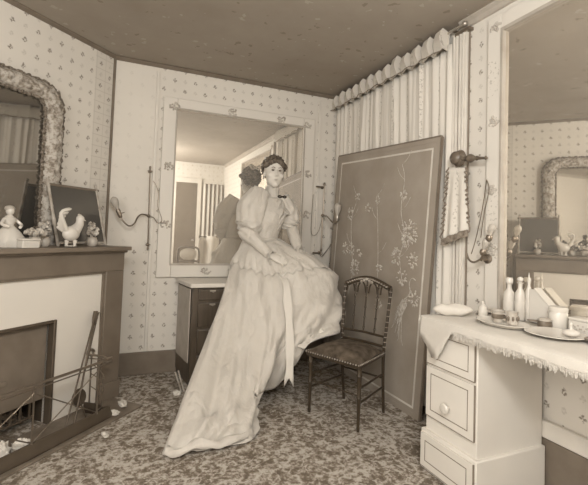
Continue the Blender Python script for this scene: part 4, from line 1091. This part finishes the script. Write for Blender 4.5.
# hair: swept-up mass with a knot
m = B(); m.ball((0, 0, 0), 1.0, 5)
for v in m.b.verts:
    d = v.co.normalized(); x, y, z = d
    r = V((x * .104, y * .118 + .018, z * .112 + .045))
    face = max(0, -y) * max(0, .62 - z)                      # carve the face opening
    k = min(1, face * 2.3)
    r = r * (1 - .30 * k) + V((0, .060, .020)) * k
    if z < -.35 and y < .2: r = r * .78 + V((0, .03, .02))
    r += d * (.010 * noise.noise(d * 5) + .006 * sin(26 * atan2(x, z + .3)) * (1 - k))
    v.co = hd(*r)
hair_ = m.make('hair', M['hair'], wm)
m = B()
for k in range(9):
    a = -1.15 + 2.3 * k / 8
    m.ball(hd(.088 * sin(a), -.062 * cos(a) - .012, .082 + .010 * cos(2 * a) - .028 * abs(sin(a))), .027, 2, (1.1, 1, .85), HM, jit=.003)
m.make('fringe_curls', M['hair'], hair_)
m = B(); m.ball(hd(.0, .10, .07), .060, 3, (1.1, .9, 1.0), HM)
for v in m.b.verts: v.co += (v.co - hd(0, .10, .07)).normalized() * .008 * sin(40 * v.co.z + 30 * v.co.x)
m.make('hair_knot', M['hair'], hair_)
m = B(); 
for s in (-1, 1): m.tube(crom([hd(0, .115, .12), hd(s * .035, .12, .155), hd(s * .06, .125, .145), hd(s * .03, .12, .115), hd(0, .115, .12)], 4), .010, 8)
m.make('hair_bow', M['ribbon'], hair_)
# bodice
def shell(z0, z1, g, extra=0):
    rs = []
    pts = [q for q in spec if z0 - .09 <= q[0] <= z1 + .05]
    N = 26
    for j in range(N + 1):
        z = z0 + (z1 - z0) * j / N
        for q, w in zip(spec, spec[1:]):
            if q[0] <= z <= w[0]:
                f = (z - q[0]) / (w[0] - q[0]); c = V(q[1]) * (1 - f) + V(w[1]) * f; a = q[2] * (1 - f) + w[2] * f; b = q[3] * (1 - f) + w[3] * f; break
        n = 64; r = []
        for k in range(n):
            an = 2 * pi * k / n
            gg = g + .004 * noise.noise(V((cos(an) * 4, sin(an) * 4, z * 14))) + .003 * sin(an * 16) * exp(-((z - 1.15) / .08) ** 2)
            r.append(wl(c + SD * ((a + gg) * cos(an)) + FD * ((b + gg) * sin(an)) + V((0, 0, z - c.z))))
        rs.append(r)
    return rs
m = B(); m.grid(shell(1.08, 1.505, .014), closed=True); bod_ = m.make('bodice', M['dress_fine'], wm, solid=.004)
# lace bertha round the shoulders and front
rows = []
for j in range(7):
    f = j / 6; r = []
    for k in range(120):
        an = 2 * pi * k / 120; z = 1.49 - .11 * f - .02 * max(0, sin(an)) * f; ruff = .012 * sin(an * 20 + 2 * f) * f
        a = .10 + .095 * f + ruff; b = .075 + .085 * f + ruff
        c = V((1.175, 3.298, z)); r.append(wl(c + SD * (a * cos(an)) + FD * (b * sin(an))))
    rows.append(r)
m = B(); m.grid(rows, closed=True); m.make('lace_collar', M['lace'], bod_, solid=.004)
m = B(); rows = []
for j in range(22):
    f = j / 21; z = 1.485 - .25 * f; r = []
    for k in range(17):
        s_ = -1 + k / 8; w_ = (.035 + .035 * sin(pi * min(1, f * 1.3))) * (1 - .35 * f)
        c_ = V((1.165 - .03 * f, 3.29, z)); bd = (.085 + .065 * exp(-((z - 1.345) / .09) ** 2))
        r.append(wl(c_ + SD * (w_ * s_ + .03) + FD * (bd + .012 - .03 * s_ * s_ * (w_ / .07) + .010 * sin(s_ * 7 + f * 19) + .008 * abs((f * 5) % 1 - .5))))
    rows.append(r)
m.grid(rows); m.make('jabot', M['lace'], bod_, solid=.003)
m = B(); rows = []
for z, a, b in ((1.495, .078, .072), (1.52, .066, .062), (1.55, .061, .058), (1.60, .058, .058)):
    rows.append([wl(V((1.186 + (z - 1.5) * .05, 3.305, z)) + SD * (a * cos(2 * pi * k / 48)) + FD * (b * sin(2 * pi * k / 48)) + V((0, 0, .004 * sin(k * 1.6)))) for k in range(48)])
m.grid(rows, closed=True); m.make('neck_band', M['dress_fine'], bod_, solid=.003)
m = B(); q0 = V((1.262, 3.25, 1.518))
for s in (-1, 1): m.tube(crom([wl(q0), wl(q0 + RT * (s * .022) + V((0, -.006, .008))), wl(q0 + RT * (s * .036) + V((0, -.004, 0))), wl(q0 + RT * (s * .022) + V((0, -.006, -.008))), wl(q0)], 4), .0055, 8)
m.make('neck_bow', M['dark_ribbon'], bod_)
# sleeves: big puffs over the upper arms, tight to the wrist
def sleeve(sh, el, wr, pr, seed, full=.86, elb=.070):
    sh, el, wr = V(sh), V(el), V(wr); m = B(); up = (el - sh); rows = []
    pts = crom([sh + V((0, 0, .045)) - up * .12 + (V((1.17, 3.29, sh.z)) - sh) * .30, sh + up * .30, el - up * .20, el, el + (wr - el) * .5, wr], 6)
    rad = [.080, pr, pr * full, elb, .045, .034]
    prev = None
    for i, p in enumerate(pts):
        k = min(4, i // 6); f = (i - k * 6) / 6; r0 = rad[k] + (rad[k + 1] - rad[k]) * (f * f * (3 - 2 * f))
        d = (pts[min(i + 1, len(pts) - 1)] - pts[max(i - 1, 0)]).normalized()
        u = (V((0, 0, 1)).cross(d)); u = u.normalized() if u.length > .05 else V((1, 0, 0)); w = d.cross(u).normalized()
        ring = []
        for q in range(48):
            an = 2 * pi * q / 48
            rr = r0 * (1 + .055 * sin(an * 9 + seed + 2 * noise.noise(V((i * .2, seed, 0)))) * (1 if i < 20 else .35)) + .010 * noise.noise(V((cos(an) * 2.2 + seed, sin(an) * 2.2, i * .35))) * (1 if i < 20 else .4)
            ring.append(wl(p + u * (rr * cos(an)) + w * (rr * sin(an))))
        rows.append(ring)
    m.grid(rows, closed=True); return m.make('sleeve', M['dress_fine'], wm, solid=.003)
slv = [sleeve(shR, elR, wrR, .128, 1)]; slv.append(sleeve(shL, elL, wrL, .098, 4, .95, .046))
for w_, sl_ in ((wrR, slv[0]), (wrL, slv[1])):
    m = B(); rows = []
    for j in range(4):
        rows.append([wl(V(w_) + V((.006 * j, -.010 * j, -.008 * j)) + V((0, 0, 1)) * ((.036 + .006 * j + .005 * sin(k * 1.3) * j / 3) * sin(2 * pi * k / 40)) + V((.85, .5, 0)) * ((.036 + .006 * j + .005 * sin(k * 1.3) * j / 3) * cos(2 * pi * k / 40))) for k in range(40)])
    m.grid(rows, closed=True); m.make('lace_cuff', M['lace'], sl_, solid=.003)
# skirt and train: lofted from the waist over the lap to the hem
SK = [
 [(.965, 3.27, 1.142), (.865, 3.25, .962), (.752, 3.10, .684), (.587, 2.85, .388), (.395, 2.50, .137), (.270, 2.302, .012)],
 [(.992, 3.22, 1.136), (.921, 3.12, .925), (.860, 3.00, .623), (.725, 2.75, .324), (.568, 2.45, .116), (.386, 2.283, .012)],
 [(1.031, 3.18, 1.130), (.996, 3.02, .903), (.960, 2.92, .596), (.853, 2.70, .287), (.721, 2.45, .113), (.581, 2.28, .012)],
 [(1.075, 3.16, 1.132), (1.09, 2.96, .886), (1.056, 2.86, .604), (.972, 2.70, .351), (.850, 2.52, .134), (.782, 2.33, .012)],
 [(1.118, 3.16, 1.133), (1.205, 2.92, .905), (1.181, 2.84, .676), (1.124, 2.76, .477), (1.000, 2.76, .235), (.925, 2.80, .075)],
 [(1.160, 3.18, 1.141), (1.321, 2.90, .929), (1.333, 2.82, .749), (1.278, 2.74, .580), (1.195, 2.70, .402), (1.123, 2.80, .124)],
 [(1.201, 3.22, 1.150), (1.467, 2.90, .960), (1.502, 2.82, .798), (1.438, 2.72, .635), (1.346, 2.66, .522), (1.205, 2.62, .429)],
 [(1.243, 3.26, 1.158), (1.619, 2.98, .921), (1.636, 2.90, .753), (1.600, 2.78, .618), (1.557, 2.72, .538), (1.491, 2.66, .482)],
 [(1.26, 3.36, 1.150), (1.58, 3.14, .890), (1.61, 3.02, .760), (1.59, 2.92, .610), (1.54, 2.84, .520), (1.46, 2.76, .475)],
 [(1.13, 3.42, 1.140), (1.28, 3.45, .850), (1.30, 3.165, .815), (1.26, 3.12, .500), (1.20, 3.08, .300), (1.14, 3.00, .180)],
 [(1.00, 3.38, 1.140), (.97, 3.46, .850), (.93, 3.17, .780), (.86, 3.08, .400), (.76, 2.98, .160), (.72, 2.90, .02)],
 [(.960, 3.32, 1.142), (.86, 3.34, .880), (.77, 3.17, .690), (.62, 2.97, .380), (.45, 2.68, .120), (.36, 2.45, .012)]]
NV, NC = 8, 12
colsS = [crom(c, NV) for c in SK]                       # each column sampled along its length
rings = [crom([c[j] for c in colsS], NC, True) for j in range(len(colsS[0]))]
nr, nc_ = len(rings), len(rings[0]); rows = []
for j in range(nr):
    f = j / (nr - 1); r = []
    cen = sum(rings[j], V()) / nc_
    for i in range(nc_):
        p = rings[j][i]; s = i / nc_
        front = 1.0 if s < .62 else .3
        a = rings[j][(i + 1) % nc_] - rings[j][i - 1]; b = rings[min(j + 1, nr - 1)][i] - rings[max(j - 1, 0)][i]
        n = a.cross(b)
        if n.length < 1e-9: n = V((0, -1, 0))
        n.normalize()
        if n.dot(p - cen) < 0: n = -n
        k = s * 12 / 7.5
        amp = (.006 + .030 * f) * front * (1 if f < .93 else .6)
        d = amp * (sin(2 * pi * (k * 5.5 + .35 * sin(5 * f + 4 * k))) * .55 + .6 * noise.noise(V((k * 9, f * 1.6, 2))))
        d += .030 * noise.noise(V((k * 5 + f * 2.5, f * 7 - k * 3, 8))) * front * min(1, f * 4) 
        d += .012 * noise.noise(V((k * 16 - f * 5, f * 17, 4))) * front * min(1, f * 3)
        for k0, sl, w0, am in ((.06, .10, .022, .030), (.20, -.05, .020, .026), (.33, .12, .018, .020), (.50, -.10, .02, .016), (.74, .06, .016, .014)):
            d += am * exp(-((k - k0 - sl * f - .03 * sin(5 * f + k0 * 20)) / w0) ** 2) * front * max(0, min(1, (f - .2) * 2.2)) * (1 if f < .95 else .5)
        # swags across the lap
        d += .014 * sin(f * 46 + 9 * k + 3 * noise.noise(V((k * 3, f * 4, 0)))) * exp(-((f - .17) / .10) ** 2) * front
        q = p + n * d
        if q.z < .012: q.z = .012
        r.append(wl(q))
    rows.append(r)
rows_skirt = rows
m = B(); m.grid(rows, closed=True); skt_ = m.make('skirt', M['dress'], wm, solid=.004, angle=80)
# turned-up fold along the train's hem
m = B(); rows = []
hem = crom([(.275, 2.29, .014), (.33, 2.24, .02), (.44, 2.245, .045), (.55, 2.25, .02), (.66, 2.27, .03), (.78, 2.33, .016)], 8)
for j in range(6):
    f = j / 5; rows.append([wl(p + V((.012 * f, .05 * f + .02 * f * sin(i * .5), .018 * sin(pi * f) + .02 * f + .012 * noise.noise(V((i * .25, f * 2, 3)))))) for i, p in enumerate(hem)])
m.grid(rows); m.make('hem_fold', M['dress_fine'], skt_, solid=.004)
# ragged overskirt edge across the lap
m = B(); ov = []
JN = 12
for j in range(JN + 1):
    fj = j / JN * 8.2; a0 = int(fj); ff = fj - a0; r = []
    for i in range(nc_ + 1):
        ii_ = i % nc_
        wob = 1 + .10 * noise.noise(V((i * .14, 2, 0))) + .05 * sin(i * .9)
        fq_ = fj * wob; a0 = min(int(fq_), nr - 2); ff = fq_ - a0
        p = rows_skirt[a0][ii_] * (1 - ff) + rows_skirt[a0 + 1][ii_] * ff
        c_ = sum((rows_skirt[a0][q] for q in range(0, nc_, 8)), V()) / (nc_ / 8)
        n = (p - c_); n.z *= .4; n.normalize()
        n = (n + V((0, -.3, .6))).normalized()
        r.append(p + n * (.006 + .006 * (j / JN) ** 3 * (1 + sin(i * 1.1))))
    ov.append(r)
m.grid(ov); m.make('overskirt', M['dress_fine'], skt_, solid=.003, angle=80)
# sash ribbon with swallow-tail end
m = B(); 
ptsS = crom([(1.165, 3.09, .93), (1.165, 2.87, .85), (1.158, 2.79, .70), (1.15, 2.72, .52), (1.135, 2.66, .33), (1.128, 2.65, .20)], 8)
rows = []
for i, p in enumerate(ptsS):
    w = .030 + .004 * sin(i * .5); r = []
    for k in range(7):
        s = -1 + k / 3; q = p + V((.95, -.30, 0)) * (w * s) + V((-.3, -.95, 0)) * (.004 * sin(i * .7 + s))
        if i == len(ptsS) - 1: q.z -= .062 * abs(s) - .01
        r.append(wl(q))
    rows.append(r)
m.grid(rows); m.make('sash', M['ribbon'], skt_, solid=.003)
# gathered waistband
m = B()
for (dz, g) in ((0, .016), (.02, .014), (-.02, .020)):
    m.tube([wl(V((1.112, 3.29, 1.135 + dz)) + SD * ((.116 + g) * cos(2 * pi * k / 40)) + FD * ((.10 + g) * sin(2 * pi * k / 40)) + V((0, 0, .004 * sin(k * .9)))) for k in range(40)], .012, 8, closed=True)
m.make('waistband', M['dress_fine'], bod_)

# ------------------------------------------------------------------ light
def area(name, loc, target, sx, sy, power, col=(1, .97, .92)):
    l = bpy.data.lights.new(name, 'AREA'); l.shape = 'RECTANGLE'; l.size = sx; l.size_y = sy; l.energy = power; l.color = col
    o = bpy.data.objects.new(name, l); COL.objects.link(o); o.location = loc
    o.rotation_euler = (V(target) - V(loc)).to_track_quat('-Z', 'Y').to_euler(); return o
area('added_window_fill', (XL + .06, -.2, 1.6), (XL + 2, .35, 1.35), 1.8, 1.6, 66)  # fill light added at the unseen left-wall window
l = bpy.data.lights.new('flash_lamp', 'POINT'); l.shadow_soft_size = .22; l.energy = 148; l.color = (1, .99, .955)
o = bpy.data.objects.new('flash_lamp', l); COL.objects.link(o); o.location = (.15, -.25, 2.05)
w = bpy.data.worlds.new('World'); SC.world = w; w.use_nodes = True
w.node_tree.nodes['Background'].inputs[0].default_value = (1, .95, .86, 1); w.node_tree.nodes['Background'].inputs[1].default_value = 1.0

# ------------------------------------------------------------------ camera
YAW, PITCH, ROLL, FPX = .4013, .0419, -.0342, 410.5
fwd = V((sin(YAW) * cos(PITCH), cos(YAW) * cos(PITCH), sin(PITCH))); rt = V((cos(YAW), -sin(YAW), 0)); dn = fwd.cross(rt)
r2 = rt * cos(ROLL) + dn * sin(ROLL); d2 = -rt * sin(ROLL) + dn * cos(ROLL)
cam = bpy.data.cameras.new('Camera'); co_ = bpy.data.objects.new('Camera', cam); COL.objects.link(co_)
cam.sensor_fit = 'HORIZONTAL'; cam.sensor_width = 36; cam.lens = FPX * 36 / 588; cam.shift_y = -25.07 / 588
cam.clip_start = .05
mw = Matrix((r2, -d2, -fwd)).transposed().to_4x4(); mw.translation = V((0, 0, 1.2)); co_.matrix_world = mw
SC.camera = co_
SC.view_settings.view_transform = 'Standard'; SC.view_settings.look = 'None'; SC.view_settings.gamma = 1; SC.view_settings.exposure = 0.0
SC.view_settings.use_curve_mapping = False
SC.cycles.max_bounces = 12; SC.cycles.diffuse_bounces = 6; SC.cycles.glossy_bounces = 6; SC.cycles.use_denoising = True
